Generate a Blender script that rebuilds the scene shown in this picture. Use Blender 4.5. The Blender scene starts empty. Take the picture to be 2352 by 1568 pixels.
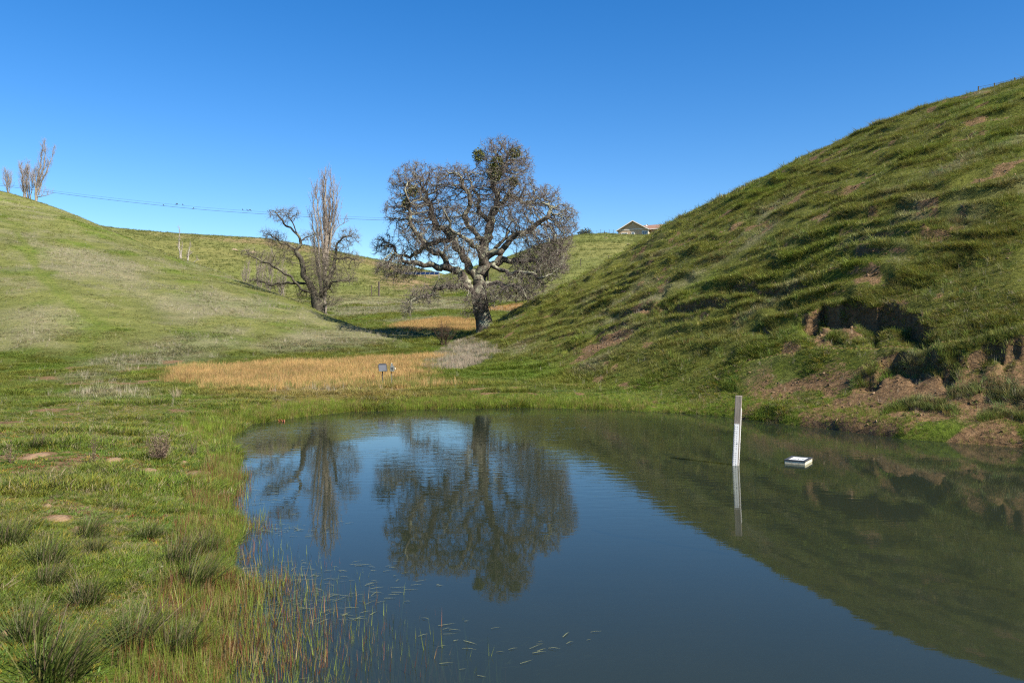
import bpy, math, random
import numpy as np
from mathutils import Vector, Matrix

# ------------------------------------------------------------------ camera, sky, sun, exposure
SC = bpy.context.scene
COL = SC.collection
CAM_H, FPX = 1.75, 796.0          # eye height (m), focal length in pixels of a 1024 px wide frame
cam = bpy.data.cameras.new('camera')
cam.sensor_width = 36.0
cam.lens = FPX / 1024 * 36.0
cam.clip_start = 0.05
cam.clip_end = 8000
cam.dof.use_dof = True
cam.dof.focus_distance = 45
cam.dof.aperture_fstop = 6.3
camo = bpy.data.objects.new('camera', cam)
camo.location = (0, 0, CAM_H)
camo.rotation_euler = (math.pi / 2, 0, 0)
COL.objects.link(camo)
SC.camera = camo

SUN_AZ, SUN_EL = math.radians(133), math.radians(42)
world = bpy.data.worlds.new('World')
SC.world = world
world.use_nodes = True
wn = world.node_tree
sky = wn.nodes.new('ShaderNodeTexSky')
sky.sky_type = 'NISHITA'
sky.sun_disc = False
sky.sun_elevation = SUN_EL
sky.sun_rotation = SUN_AZ
sky.altitude = 200
sky.air_density = 1.0
sky.dust_density = 0.15
sky.ozone_density = 3.0
hs = wn.nodes.new('ShaderNodeHueSaturation')
hs.inputs['Hue'].default_value = 0.507
hs.inputs['Saturation'].default_value = 1.38
wn.links.new(sky.outputs[0], hs.inputs['Color'])
wn.links.new(hs.outputs[0], wn.nodes['Background'].inputs[0])
wn.nodes['Background'].inputs[1].default_value = 0.083

sun = bpy.data.lights.new('sun', 'SUN')
sun.energy = 5.0
sun.angle = math.radians(0.53)
sun.color = (1.0, 0.93, 0.82)
suno = bpy.data.objects.new('sun', sun)
sd = Vector((math.sin(SUN_AZ) * math.cos(SUN_EL), math.cos(SUN_AZ) * math.cos(SUN_EL), math.sin(SUN_EL)))
suno.rotation_euler = sd.to_track_quat('Z', 'Y').to_euler()
suno.location = (30, -20, 40)
COL.objects.link(suno)
SC.view_settings.view_transform = 'Standard'
SC.view_settings.look = 'None'
SC.view_settings.exposure = 1.08
SC.view_settings.gamma = 1.0
SC.cycles.max_bounces = 5
SC.cycles.diffuse_bounces = 2
SC.cycles.glossy_bounces = 3
SC.cycles.transmission_bounces = 3
SC.cycles.transparent_max_bounces = 24
SC.cycles.use_denoising = False
SC.cycles.filter_width = 1.15
SC.cycles.caustics_reflective = False
SC.cycles.caustics_refractive = False

# ------------------------------------------------------------------ helpers
rng = np.random.default_rng(7)
random.seed(7)
S2 = 1024 / 2352.0                # some photo readings were taken on a 2352 px wide view


def U(x):
    return (x - 512.0) / FPX


def T(y):
    return (341.0 - y) / FPX


def smooth(a, b, x):
    t = np.clip((x - a) / (b - a), 0, 1)
    return t * t * (3 - 2 * t)


def smax(a, b, k):
    h = np.clip(0.5 + 0.5 * (a - b) / k, 0, 1)
    return b + (a - b) * h + k * h * (1 - h)


def hash2(ix, iy, seed):
    h = (ix.astype(np.int64) * 374761393 + iy.astype(np.int64) * 668265263 + seed * 1442695041) & 0xFFFFFFFF
    h = ((h ^ (h >> 13)) * 1274126177) & 0xFFFFFFFF
    h = (h ^ (h >> 16)) & 0xFFFFFF
    return h / float(0xFFFFFF)


def vnoise(x, y, seed=0):
    x = np.asarray(x, float)
    y = np.asarray(y, float)
    ix, iy = np.floor(x), np.floor(y)
    fx, fy = x - ix, y - iy
    fx = fx * fx * (3 - 2 * fx)
    fy = fy * fy * (3 - 2 * fy)
    a = hash2(ix, iy, seed)
    b = hash2(ix + 1, iy, seed)
    c = hash2(ix, iy + 1, seed)
    d = hash2(ix + 1, iy + 1, seed)
    return (a + (b - a) * fx) * (1 - fy) + (c + (d - c) * fx) * fy


def fbm(x, y, seed=0, octv=4):
    s, a, n = 0.0, 0.5, 0.0
    for i in range(octv):
        s = s + a * vnoise(x * 2 ** i + 13.7 * i, y * 2 ** i - 7.3 * i, seed + i)
        n += a
        a *= 0.5
    return s / n


def poly_sdf(px, py, poly):
    """signed distance to a polygon, positive inside"""
    px = np.asarray(px, float)
    py = np.asarray(py, float)
    d = np.full(px.shape, 1e18)
    inside = np.zeros(px.shape, bool)
    n = len(poly)
    for i in range(n):
        ax, ay = poly[i]
        bx, by = poly[(i + 1) % n]
        ex, ey = bx - ax, by - ay
        wx, wy = px - ax, py - ay
        t = np.clip((wx * ex + wy * ey) / (ex * ex + ey * ey + 1e-12), 0, 1)
        d = np.minimum(d, (wx - ex * t) ** 2 + (wy - ey * t) ** 2)
        c = ((ay > py) != (by > py)) & (px < (bx - ax) * (py - ay) / (by - ay + 1e-12) + ax)
        inside ^= c
    d = np.sqrt(d)
    return np.where(inside, d, -d)


# ------------------------------------------------------------------ the lie of the land
SHORE_PX = [(212, 682), (230, 580), (235, 520), (236, 470), (233, 447), (226, 436), (246, 424), (290, 417.5), (345, 411.5),
            (420, 408.5), (522, 407), (620, 409), (700, 414), (750, 419), (800, 425), (850, 432), (900, 438), (960, 443), (1024, 447)]
SHORE = [(U(x) * CAM_H / -T(y), CAM_H / -T(y)) for x, y in SHORE_PX]
SHORE += [(11.2, 10.0), (13, 6), (11, 2.2), (6, 1.3), (2.2, 1.35), (0.6, 1.7), (-0.5, 2.6)]


def curve_tab(rows, smooth_deg=1.2):
    """rows of (pixel column or ('deg', a), values...) -> tables over azimuth (degrees)"""
    a = []
    for r in rows:
        phi = r[0][1] if isinstance(r[0], tuple) else math.degrees(math.atan(U(r[0])))
        a.append([phi] + list(r[1:]))
    a = np.array(a)
    g = np.arange(-180, 180.01, 0.1)
    out = [g]
    n = int(smooth_deg * 10)
    k = np.hanning(2 * n + 3)
    k /= k.sum()
    for j in range(1, a.shape[1]):
        v = np.interp(g, a[:, 0], a[:, j])
        out.append(np.convolve(np.pad(v, n + 1, mode='edge'), k, mode='valid'))
    return out


def hill_rows(pts):
    """(column, skyline row, crest depth Y, toe depth Y) -> azimuth, crest radius, crest height, toe radius"""
    rows = []
    for x, y, yc, yt in pts:
        c = math.cos(math.atan(U(x)))
        rows.append((x, yc / c, CAM_H + T(y) * yc - 0.08, yt / c))
    return rows


def toeR(x):
    return 13.38 / (U(x) + 0.414)


HR = [(('deg', -180), 70, 1.0, 40), (('deg', -40), 60, -2.0, 50), (('deg', -12), 55, -0.5, 50)] + hill_rows([
    (425, 357, 46, 41), (440, 353, 46, 38), (460, 343, 48, 35), (479, 331, 50, 33), (500, 318.5, 53, toeR(500)), (522, 305, 56, toeR(522)), (548, 291.5, 58, toeR(548)), (575, 279, 60, toeR(575)),
    (597, 266.5, 60, toeR(597)), (618.6, 254.5, 60, toeR(618)), (645, 238, 59, toeR(645)), (672, 221.5, 58, toeR(672)), (703, 206, 56, toeR(703)), (740, 188.5, 54, toeR(740)),
    (805, 155, 50, toeR(805)), (871, 126, 46, toeR(871)), (900, 115, 44, toeR(900)), (945, 100.5, 42, toeR(945)), (985, 89, 40.5, toeR(985)), (1024, 79, 39, toeR(1024)), (1200, 45, 35, 12.6), (1500, 10, 31, 11.5)]) + [
    (('deg', 70), 34, 14, 16), (('deg', 100), 40, 11, 18), (('deg', 140), 52, 5, 26), (('deg', 180), 70, 1.0, 40)]
HL = [(('deg', -180), 80, 1.0, 40), (('deg', -120), 90, 12, 36), (('deg', -80), 100, 22, 34)] + hill_rows([
    (-500, 120, 92, 34), (-200, 155, 96, 35), (0, 190, 95, 35), (17.5, 194.5, 94, 35), (38, 200.6, 92, 35), (52.6, 205.5, 90, 35), (70, 211.6, 88, 35.5), (87, 219, 86, 36),
    (101, 225, 84, 36), (123, 235, 81, 36.5), (145, 244, 78, 37), (162, 251, 76, 37), (200, 264.6, 73, 38), (243, 280, 69, 39), (275, 291.5, 66, 40), (304, 302.5, 63, 41),
    (329, 315, 60, 42), (351, 323, 57, 43), (375, 334, 53, 44), (398, 345, 49, 45), (418, 355, 47, 45.5)]) + [(('deg', -4), 48, 0.0, 46), (('deg', 10), 55, -3, 50), (('deg', 180), 80, 0, 50)]
HA = [(('deg', -180), 200, 10, 120), (('deg', -60), 240, 42, 110)] + hill_rows([
    (0, 214, 225, 105), (60, 221, 228, 105), (105, 226.5, 230, 105), (136, 230, 232, 105), (200, 234.4, 235, 105), (262, 238, 238, 105), (310, 245.5, 240, 105), (350, 254, 242, 105),
    (389, 261, 245, 105), (438, 272.5, 250, 110), (480, 284, 250, 120), (530, 300, 250, 130)]) + [(('deg', 15), 250, 8, 130), (('deg', 180), 200, 5, 130)]
HB = [(('deg', -180), 200, 5, 90), (('deg', -12), 200, 3, 90)] + hill_rows([
    (395, 296, 200, 82), (420, 284, 205, 80), (440, 276, 210, 78), (470, 267.5, 215, 76), (501, 259, 220, 76), (540, 245, 226, 76), (574, 234.6, 230, 78), (600, 233, 232, 80),
    (640, 234.5, 232, 82), (700, 236, 232, 84), (800, 236, 232, 84), (1024, 230, 232, 84)]) + [(('deg', 60), 240, 30, 90), (('deg', 180), 200, 5, 90)]
TABS = {k: curve_tab(v, s) for k, v, s in (('R', HR, 1.0), ('L', HL, 1.0), ('A', HA, 1.2), ('B', HB, 1.2))}
BASE_Y = [-400, -60, 0, 18, 22, 27, 34, 42, 48, 62, 80, 90, 105, 150, 250, 600, 3000]
BASE_Z = [4, 1.0, 0.34, 0.26, 0.24, 0.34, 0.66, 1.08, 1.62, 2.95, 4.5, 5.5, 7.2, 12, 16, 18, 18]


def hill(k, phi, r, m0f, kk, zt):
    g, rc_, zc_, rt_ = TABS[k]
    rc = np.interp(phi, g, rc_)
    zc = np.interp(phi, g, zc_)
    rt = np.interp(phi, g, rt_)
    zt = np.interp(rt * np.cos(np.radians(phi)), BASE_Y, BASE_Z) + zt
    L = rc - rt
    avg = (zc - zt) / L
    m0 = m0f * avg
    m1 = (zc - CAM_H) / rc
    s = np.clip((r - rt) / L, 0, 1)
    h = zt * (2 * s ** 3 - 3 * s ** 2 + 1) + m0 * L * (s ** 3 - 2 * s ** 2 + s) + zc * (-2 * s ** 3 + 3 * s ** 2) + m1 * L * (s ** 3 - s ** 2)
    h = np.where(r < rt, zt + np.maximum(m0, 0.15) * (r - rt), h)
    d = np.maximum(r - rc, 0)
    d1 = np.maximum((m1 + 0.12) / (2 * kk), 0)
    dd = np.minimum(d, d1)
    h = h + np.where(r > rc, m1 * dd - kk * dd ** 2 - 0.12 * (d - dd), 0)
    return np.where(r > rc, h, h), s


SCARPS = []                      # (azimuth table, edge radius, depth, width)


def H(X, Y, detail=True, comps=False):
    X = np.asarray(X, float)
    Y = np.asarray(Y, float)
    terr = riser = np.zeros(X.shape)
    r = np.hypot(X, Y) + 1e-9
    phi = np.degrees(np.arctan2(X, Y))
    base = np.interp(Y, BASE_Y, BASE_Z)
    base = base + 0.10 * (fbm(X * 0.35, Y * 0.35, 3) - 0.5) * np.clip(r / 8, 0, 1)
    valley = smooth(52, 75, Y)
    base = base + valley * (2.2 * (fbm(X * 0.045 + 3, Y * 0.045, 5, 3) - 0.5) + 0.5 * (fbm(X * .2, Y * .2, 8, 3) - .5))
    hr, sr = hill('R', phi, r, 1.15, 0.006, 0.0)
    hl, sl = hill('L', phi, r, 0.75, 0.006, 0.0)
    ha, sa = hill('A', phi, r, 0.8, 0.002, 0.0)
    hb, sb = hill('B', phi, r, 0.8, 0.002, 0.0)
    if detail:
        er = np.sin(np.clip(sr, 0, 1) * math.pi) ** 0.5 * (1 - smooth(0.7, 0.98, sr))
        hr = hr + er * (1.3 * (fbm(X * 0.11, Y * 0.11, 11, 3) - 0.5) + 0.5 * (fbm(X * 0.4, Y * 0.4, 12, 4) - 0.5))
        # cattle terracettes that follow the contours
        q = hr / 0.7 + 3.2 * fbm(X * 0.13, Y * 0.13, 21, 3) + 0.9 * vnoise(X * 0.8, Y * 0.8, 22)
        f = q - np.floor(q)
        st = smooth(0, 0.35, f) - f
        am = 0.26 * smooth(0.40, 0.74, fbm(X * 0.22 + 9, Y * 0.22, 25, 3)) * smooth(0.02, 0.12, sr) * (1 - smooth(0.9, 1.0, sr)) + 0.05 * smooth(0.05, 0.2, sr) * (1 - smooth(.93, 1., sr))
        hr = hr + am * st
        terr = np.exp(-((f - 0.42) / 0.16) ** 2) * smooth(0.04, 0.15, sr)
        riser = np.exp(-((f - 0.14) / 0.12) ** 2) * smooth(0.04, 0.15, sr)
        el = np.sin(np.clip(sl, 0, 1) * math.pi) ** 0.7
        hl = hl + el * (1.6 * (fbm(X * 0.06 + 5, Y * 0.06, 31, 3) - 0.5) + 0.35 * (fbm(X * 0.3, Y * 0.3, 33, 3) - 0.5))
        ea = np.sin(np.clip(sa, 0, 1) * math.pi) ** 0.7
        ha = ha + ea * (5 * (fbm(X * 0.02, Y * 0.02, 41, 3) - 0.5) + 1.2 * (fbm(X * 0.09, Y * 0.09, 43, 3) - 0.5))
        eb = np.sin(np.clip(sb, 0, 1) * math.pi) ** 0.7
        hb = hb + eb * (5 * (fbm(X * 0.02 + 9, Y * 0.02, 45, 3) - 0.5) + 1.0 * (fbm(X * 0.1, Y * 0.1, 47, 3) - 0.5))
    z = smax(base, hr, 0.35)
    z = smax(z, hl, 0.5)
    z = smax(z, ha, 1.5)
    z = smax(z, hb, 1.5)
    if detail:
        for pt, re, D, w, lo, hi in SCARPS:
            m = (phi > lo) & (phi < hi) & (r > 5) & (r < 70)
            if not m.any():
                continue
            p = phi[m]
            e = np.interp(p, pt, re) + 0.5 * (vnoise(p * 2.2, r[m] * 0.3, 51) - 0.5)
            d = e - r[m]
            t = np.interp(p, pt, D) * smooth(-0.06, 0.16, d) * np.exp(-np.maximum(d, 0) / w) * (0.35 + 1.3 * fbm(X[m] * 2.6, Y[m] * 2.6, 52, 4))
            z[m] = z[m] - t
    # the pond
    m = r < 30
    if m.any():
        sdf = np.full(z.shape, -99.0)
        wob = 0.28 * (fbm(X[m] * 0.9, Y[m] * 0.9, 61, 3) - 0.5)
        sdf[m] = poly_sdf(X[m], Y[m], SHORE) + wob
        d = -sdf
        steep = smooth(4.0, 6.5, X + 0.02 * Y)
        land = np.clip(d, 0, None)
        rise = smooth(0, 2.4, land)
        zl = 0.012 + (0.09 + 0.22 * steep) * (1 - np.exp(-land / (0.35 - 0.2 * steep))) + (z - 0.09) * rise
        zl = np.where(d > 2.4, np.maximum(z, 0.1), zl)
        bed = -1.5 * (1 - np.exp(-np.clip(sdf, 0, None) / (2.6 - 1.6 * steep))) + 0.06 * (fbm(X * 1.5, Y * 1.5, 63, 2) - .5) * smooth(0, .6, sdf)
        z = np.where(sdf > 0, bed + 0.0, np.where(d < 4, zl, z))
    else:
        sdf = np.full(z.shape, -99.0)
    if comps:
        return z, dict(base=base, R=hr, L=hl, A=ha, B=hb, sdf=sdf, phi=phi, r=r, sr=sr, sl=sl, terr=terr, riser=riser)
    return z


def Hs(x, y):
    return float(H(np.array([x]), np.array([y]))[0])


def ray(x, y, y0=3.0, y1=420.0, detail=False):
    """where the sight line through a pixel meets the land (water counts as land at z = 0)"""
    Ys = np.geomspace(y0, y1, 3000)
    zz = np.maximum(H(U(x) * Ys, Ys, detail), 0.0)
    below = CAM_H + T(y) * Ys - zz
    i = np.argmax(below < 0) if (below < 0).any() else len(Ys) - 1
    i = max(i, 1)
    t = below[i - 1] / (below[i - 1] - below[i] + 1e-12) if below[i] < 0 else 1.0
    Yh = Ys[i - 1] + t * (Ys[i] - Ys[i - 1])
    return np.array([U(x) * Yh, Yh, CAM_H + T(y) * Yh])


def at(x, y, Yd):
    return np.array([U(x) * Yd, Yd, CAM_H + T(y) * Yd])


def add_scarp(pts2352, depth, width):
    P = [ray(a * S2, b * S2) for a, b in pts2352]
    ph = np.array([math.degrees(math.atan2(p[0], p[1])) for p in P])
    rr = np.array([math.hypot(p[0], p[1]) for p in P])
    D = np.full(len(P), depth)
    D[0] = D[-1] = 0
    o = np.argsort(ph)
    SCARPS.append((ph[o], rr[o], D[o], width, ph.min(), ph.max()))


_sc = [([(1835, 742), (1870, 716), (1930, 702), (2000, 697), (2060, 706), (2110, 730), (2150, 770)], 0.85, 0.85),
       ([(1960, 885), (2000, 850), (2060, 815), (2120, 808), (2180, 822), (2210, 850)], 0.42, 0.45),
       ([(1265, 815), (1310, 795), (1370, 768), (1420, 758), (1460, 757)], 0.4, 0.5),
       ([(2170, 812), (2230, 788), (2300, 775), (2400, 768), (2450, 780)], 0.42, 0.5),
       ([(1500, 735), (1560, 722), (1640, 712), (1700, 716)], 0.4, 0.5),
       ([(1740, 705), (1800, 680), (1860, 690)], 0.4, 0.5),
       ([(2030, 945), (2090, 925), (2160, 930), (2200, 950)], 0.3, 0.35),
       ([(1640, 690), (1760, 672), (1830, 676)], 0.4, 0.6),
       ([(2180, 905), (2250, 890), (2340, 900), (2400, 915)], 0.4, 0.45),
       ([(2250, 960), (2300, 945), (2352, 950), (2400, 960)], 0.35, 0.35)]
for p, d, w in _sc:
    add_scarp(p, d, w)
for i in range(20):
    cx, cy = random.uniform(1250, 2340), random.uniform(480, 900)
    if cy < 1010 - 0.33 * cx + 330 * 0 and False:
        continue
    wpx = random.uniform(40, 120)
    y_s = np.interp(cx * S2, [435, 522, 575, 618, 672, 740, 805, 900, 1024], [361, 305, 279, 254, 220, 187, 156, 116, 80]) / S2
    if cy < y_s + 60:
        cy = random.uniform(y_s + 60, 880)
    tl = random.uniform(-0.22, 0.02)
    add_scarp([(cx - wpx / 2, cy - tl * wpx * .5), (cx - wpx / 5, cy - tl * wpx * .2 - 4), (cx + wpx / 5, cy + tl * wpx * .2 - 5), (cx + wpx / 2, cy + tl * wpx * .5)], random.uniform(0.08, 0.22), random.uniform(0.25, 0.5))


def wpoly(pts, s=S2, grow=0):
    return [tuple(ray(a * s, b * s)[:2]) for a, b in pts]


ORANGE = wpoly([(375, 850), (600, 838), (830, 824), (985, 816), (1010, 830), (985, 852), (900, 868), (760, 880), (600, 892), (470, 882)])
MIXED = wpoly([(375, 850), (600, 838), (985, 816), (1000, 870), (980, 905), (800, 930), (640, 945), (500, 905)])
VORANGE = [(-8.5, 58), (-3, 57), (-2, 60), (-3, 65), (-6, 66), (-9, 63)]
VORANGE2 = [(-3, 78), (6, 76), (9, 84), (2, 90), (-4, 86)]
DRYP = [wpoly(p) for p in ([(60, 555), (200, 565), (330, 605), (370, 650), (250, 655), (90, 620)],
                           [(0, 720), (150, 700), (190, 745), (120, 790), (0, 800)],
                           [(205, 835), (420, 775), (560, 760), (540, 800), (400, 830), (260, 852)],
                           [(590, 780), (720, 750), (850, 765), (880, 795), (700, 810), (600, 812)],
                           [(170, 858), (250, 868), (310, 890), (300, 912), (200, 895)],
                           [(330, 690), (480, 660), (640, 700), (600, 740), (420, 740)],
                           [(240, 545), (330, 575), (400, 600), (330, 590)],
                           [(640, 860), (760, 880), (740, 900), (600, 890)])]
MOUND = wpoly([(985, 845), (1015, 812), (1060, 783), (1120, 780), (1130, 800), (1085, 832), (1040, 848)])
BARE = [wpoly(p) for p in ([(1960, 870), (2040, 815), (2140, 805), (2220, 835), (2352, 880), (2400, 960), (2250, 975), (2120, 940), (1960, 965), (1850, 965), (1960, 930)],
                           [(1860, 760), (1900, 715), (1990, 700), (2020, 730), (1960, 770), (1880, 790)],
                           [(1300, 815), (1340, 790), (1440, 765), (1450, 790), (1350, 820)],
                           [(1440, 722), (1530, 715), (1560, 725), (1480, 735)],
                           [(1850, 960), (1990, 940), (1990, 965), (1880, 975)],
                           [(1360, 912), (1400, 905), (1405, 915)],
                           [(1770, 770), (1830, 800), (1820, 815)])]
TRAIL = [ray(a * S2, b * S2) for a, b in ((40, 530), (75, 600), (105, 650), (180, 715), (228, 745), (200, 790), (195, 820))]


def line_dist(X, Y, pts):
    d = np.full(X.shape, 1e9)
    for a, b in zip(pts[:-1], pts[1:]):
        ex, ey = b[0] - a[0], b[1] - a[1]
        t = np.clip(((X - a[0]) * ex + (Y - a[1]) * ey) / (ex * ex + ey * ey), 0, 1)
        d = np.minimum(d, np.hypot(X - a[0] - ex * t, Y - a[1] - ey * t))
    return d

MOUNDS = [(37, 456, 27), (114, 460, 18), (146, 471, 17), (184, 462, 9), (199, 473, 20), (47, 506, 10), (56, 518, 22), (6, 633, 13)]
MOUND_AT = [(*ray(a, b, detail=True)[:2], w) for a, b, w in MOUNDS]


def masks(X, Y, C, slope):
    """what grows where: dry straw, orange sedge, bare soil, lush green"""
    n1 = fbm(X * 0.5, Y * 0.5, 71, 4)
    n2 = fbm(X * 0.13, Y * 0.13, 73, 3)
    w = (n1 - 0.5) * 2.2
    dR = C['R'] - C['base']
    dL = C['L'] - C['base']
    onR = smooth(0.05, 0.6, dR) * (C['R'] > C['L'])
    onL = smooth(0.05, 0.6, dL) * (C['L'] >= C['R'])
    far = smooth(90, 120, C['r'])
    orange = 0.85 * smooth(-1.2, 1.6, poly_sdf(X, Y, ORANGE) + 1.4 * w) + 0.42 * smooth(-1.4, 1.6, poly_sdf(X, Y, MIXED) + w * 2)
    orange = np.maximum(orange, np.maximum(smooth(-1.0, 1.0, poly_sdf(X, Y, VORANGE) + w), smooth(-1.0, 1.0, poly_sdf(X, Y, VORANGE2) + w)))
    dry = np.zeros(X.shape)
    for p in DRYP:
        dry = np.maximum(dry, 0.8 * smooth(-1.8, 2.0, poly_sdf(X, Y, p) + 2.0 * w))
    dry = np.maximum(dry, onL * 0.55 * smooth(0.48, 0.68, 0.4 * n2 + 0.6 * n1))
    dry = np.maximum(dry, onR * 0.6 * smooth(0.56, 0.72, 0.4 * n2 + 0.6 * n1))
    dry = np.maximum(dry, 1.0 * smooth(-0.5, 0.5, poly_sdf(X, Y, MOUND) + 0.4 * w))
    val = smooth(50, 60, C['r']) * (1 - onR) * (1 - onL)
    dry = np.maximum(dry, val * 0.8 * smooth(0.46, 0.6, n2))
    dirt = np.zeros(X.shape)
    for p in BARE:
        dirt = np.maximum(dirt, smooth(-0.35, 0.5, poly_sdf(X, Y, p) + 0.45 * w))
    dirt = np.maximum(dirt, onR * smooth(1.3, 2.4, slope))
    dirt = np.maximum(dirt, 0.6 * onR * smooth(0.60, 0.74, fbm(X * 1.2 - 0.5 * Y, Y * 0.9 + 0.4 * X, 77, 4)))
    dirt = np.maximum(dirt, 0.7 * (1 - onR) * (C['r'] < 40) * smooth(0.60, 0.72, fbm(X * 1.1 + 3, Y * 1.1, 79, 4)))
    trail = smooth(0.55, 0.1, line_dist(X, Y, TRAIL) + 0.25 * w)
    dirt = np.maximum(dirt, 0.30 * trail)
    dry = dry * (1 - 0.9 * trail)
    for mx_, my_, mw in MOUND_AT:
        rx = mw / 2 * my_ / FPX
        q = np.hypot((X - mx_) / rx, (Y - my_) / (1.5 * rx))
        dirt = np.maximum(dirt, 1.1 * smooth(1.7, 0.8, q + 0.25 * w))
    lush = smooth(2.6, 0.3, -C['sdf']) * (C['sdf'] < 0.2) * (1 - 0.75 * smooth(4.5, 6.5, X))
    bank = smooth(4.8, 6.6, X) * smooth(3.2, 0.5, -C['sdf']) * (C['sdf'] < 0.1)
    dirt = np.maximum(dirt, bank * smooth(0.38, 0.58, fbm(X * 1.0, Y * 1.0, 85, 4)))
    lush = np.maximum(lush, 0.5 * trail)
    lush = np.maximum(lush, 0.8 * smooth(0.56, 0.7, fbm(X * 0.3 + 40, Y * 0.3, 83, 3)) * (1 - 0.4 * onR))
    return dict(dry=np.clip(dry, 0, 1), orange=np.clip(orange, 0, 1), dirt=np.clip(dirt, 0, 1), lush=np.clip(lush, 0, 1), onR=onR, onL=onL, far=far)


def tint_of(M, n, jitter=0.12):
    """leaf colour (linear albedo) for grass growing under these masks"""
    k = len(n)
    g = np.stack([0.132 + 0.05 * n, 0.156 + 0.03 * n, np.full(k, 0.026)], 1)
    lu = np.array([0.122, 0.185, 0.018])
    dr = np.array([0.32, 0.275, 0.19])
    og = np.array([0.36, 0.22, 0.075])
    rh = np.array([0.165, 0.172, 0.036])
    lh = np.array([0.19, 0.20, 0.06]) * (1 + 0.18 * n[:, None])
    c = g + (rh - g) * M['onR'][:, None] * 0.8
    c = c + (lh - c) * M['onL'][:, None] * 0.9
    c = c + (lu - c) * (M['lush'] * 0.75)[:, None]
    c = c + (dr - c) * (M['dry'] * 0.6)[:, None]
    c = c + (og - c) * M['orange'][:, None]
    c = c * (1 + jitter * rng.standard_normal((k, 1))) * (1 + 0.5 * jitter * rng.standard_normal((k, 3)))
    return np.clip(c, 0.008, 0.6)


# ------------------------------------------------------------------ materials
def new_mat(name):
    m = bpy.data.materials.new(name)
    m.use_nodes = True
    nt = m.node_tree
    b = nt.nodes['Principled BSDF']
    b.inputs['Specular IOR Level'].default_value = 0.2
    return m, nt, b


def nd(nt, typ, **kw):
    n = nt.nodes.new(typ)
    for k, v in kw.items():
        if k.startswith('_'):
            setattr(n, k[1:], v)
        else:
            key = int(k[1:]) if k[0] == 'i' and k[1:].isdigit() else k
            n.inputs[key].default_value = v
    return n


def ramp(nt, stops, interp='LINEAR'):
    n = nt.nodes.new('ShaderNodeValToRGB')
    cr = n.color_ramp
    cr.interpolation = interp
    while len(cr.elements) > 1:
        cr.elements.remove(cr.elements[0])
    cr.elements[0].position = stops[0][0]
    cr.elements[0].color = (*stops[0][1], 1)
    for p, c in stops[1:]:
        e = cr.elements.new(p)
        e.color = (*c, 1)
    return n


def mixc(nt, fac, a, b, mode='MIX'):
    n = nt.nodes.new('ShaderNodeMix')
    n.data_type = 'RGBA'
    n.blend_type = mode
    for sock, v in ((n.inputs[0], fac), (n.inputs[6], a), (n.inputs[7], b)):
        if hasattr(v, 'is_linked') or hasattr(v, 'node'):
            nt.links.new(v, sock)
        elif isinstance(v, (int, float)):
            sock.default_value = v
        else:
            sock.default_value = (*v, 1) if len(v) == 3 else v
    return n.outputs[2]


def simple_mat(name, col, rough=0.7, noise=0.25, scale=12.0, metal=0.0, spec=0.3, bump=0.0, stretch=(1, 1, 1)):
    m, nt, b = new_mat(name)
    tc = nd(nt, 'ShaderNodeTexCoord')
    mp = nd(nt, 'ShaderNodeMapping')
    mp.inputs['Scale'].default_value = stretch
    nt.links.new(tc.outputs['Object'], mp.inputs[0])
    nz = nd(nt, 'ShaderNodeTexNoise', Scale=scale, Detail=6.0, Roughness=0.65)
    nt.links.new(mp.outputs[0], nz.inputs['Vector'])
    d = [max(0, c * (1 - noise)) for c in col]
    l = [min(1, c * (1 + noise)) for c in col]
    rp = ramp(nt, [(0.3, d), (0.7, l)])
    nt.links.new(nz.outputs['Fac'], rp.inputs[0])
    nt.links.new(rp.outputs[0], b.inputs['Base Color'])
    b.inputs['Roughness'].default_value = rough
    b.inputs['Metallic'].default_value = metal
    b.inputs['Specular IOR Level'].default_value = spec
    if bump:
        bp = nd(nt, 'ShaderNodeBump', Strength=bump, Distance=0.01)
        nt.links.new(nz.outputs['Fac'], bp.inputs['Height'])
        nt.links.new(bp.outputs[0], b.inputs['Normal'])
    return m


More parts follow.
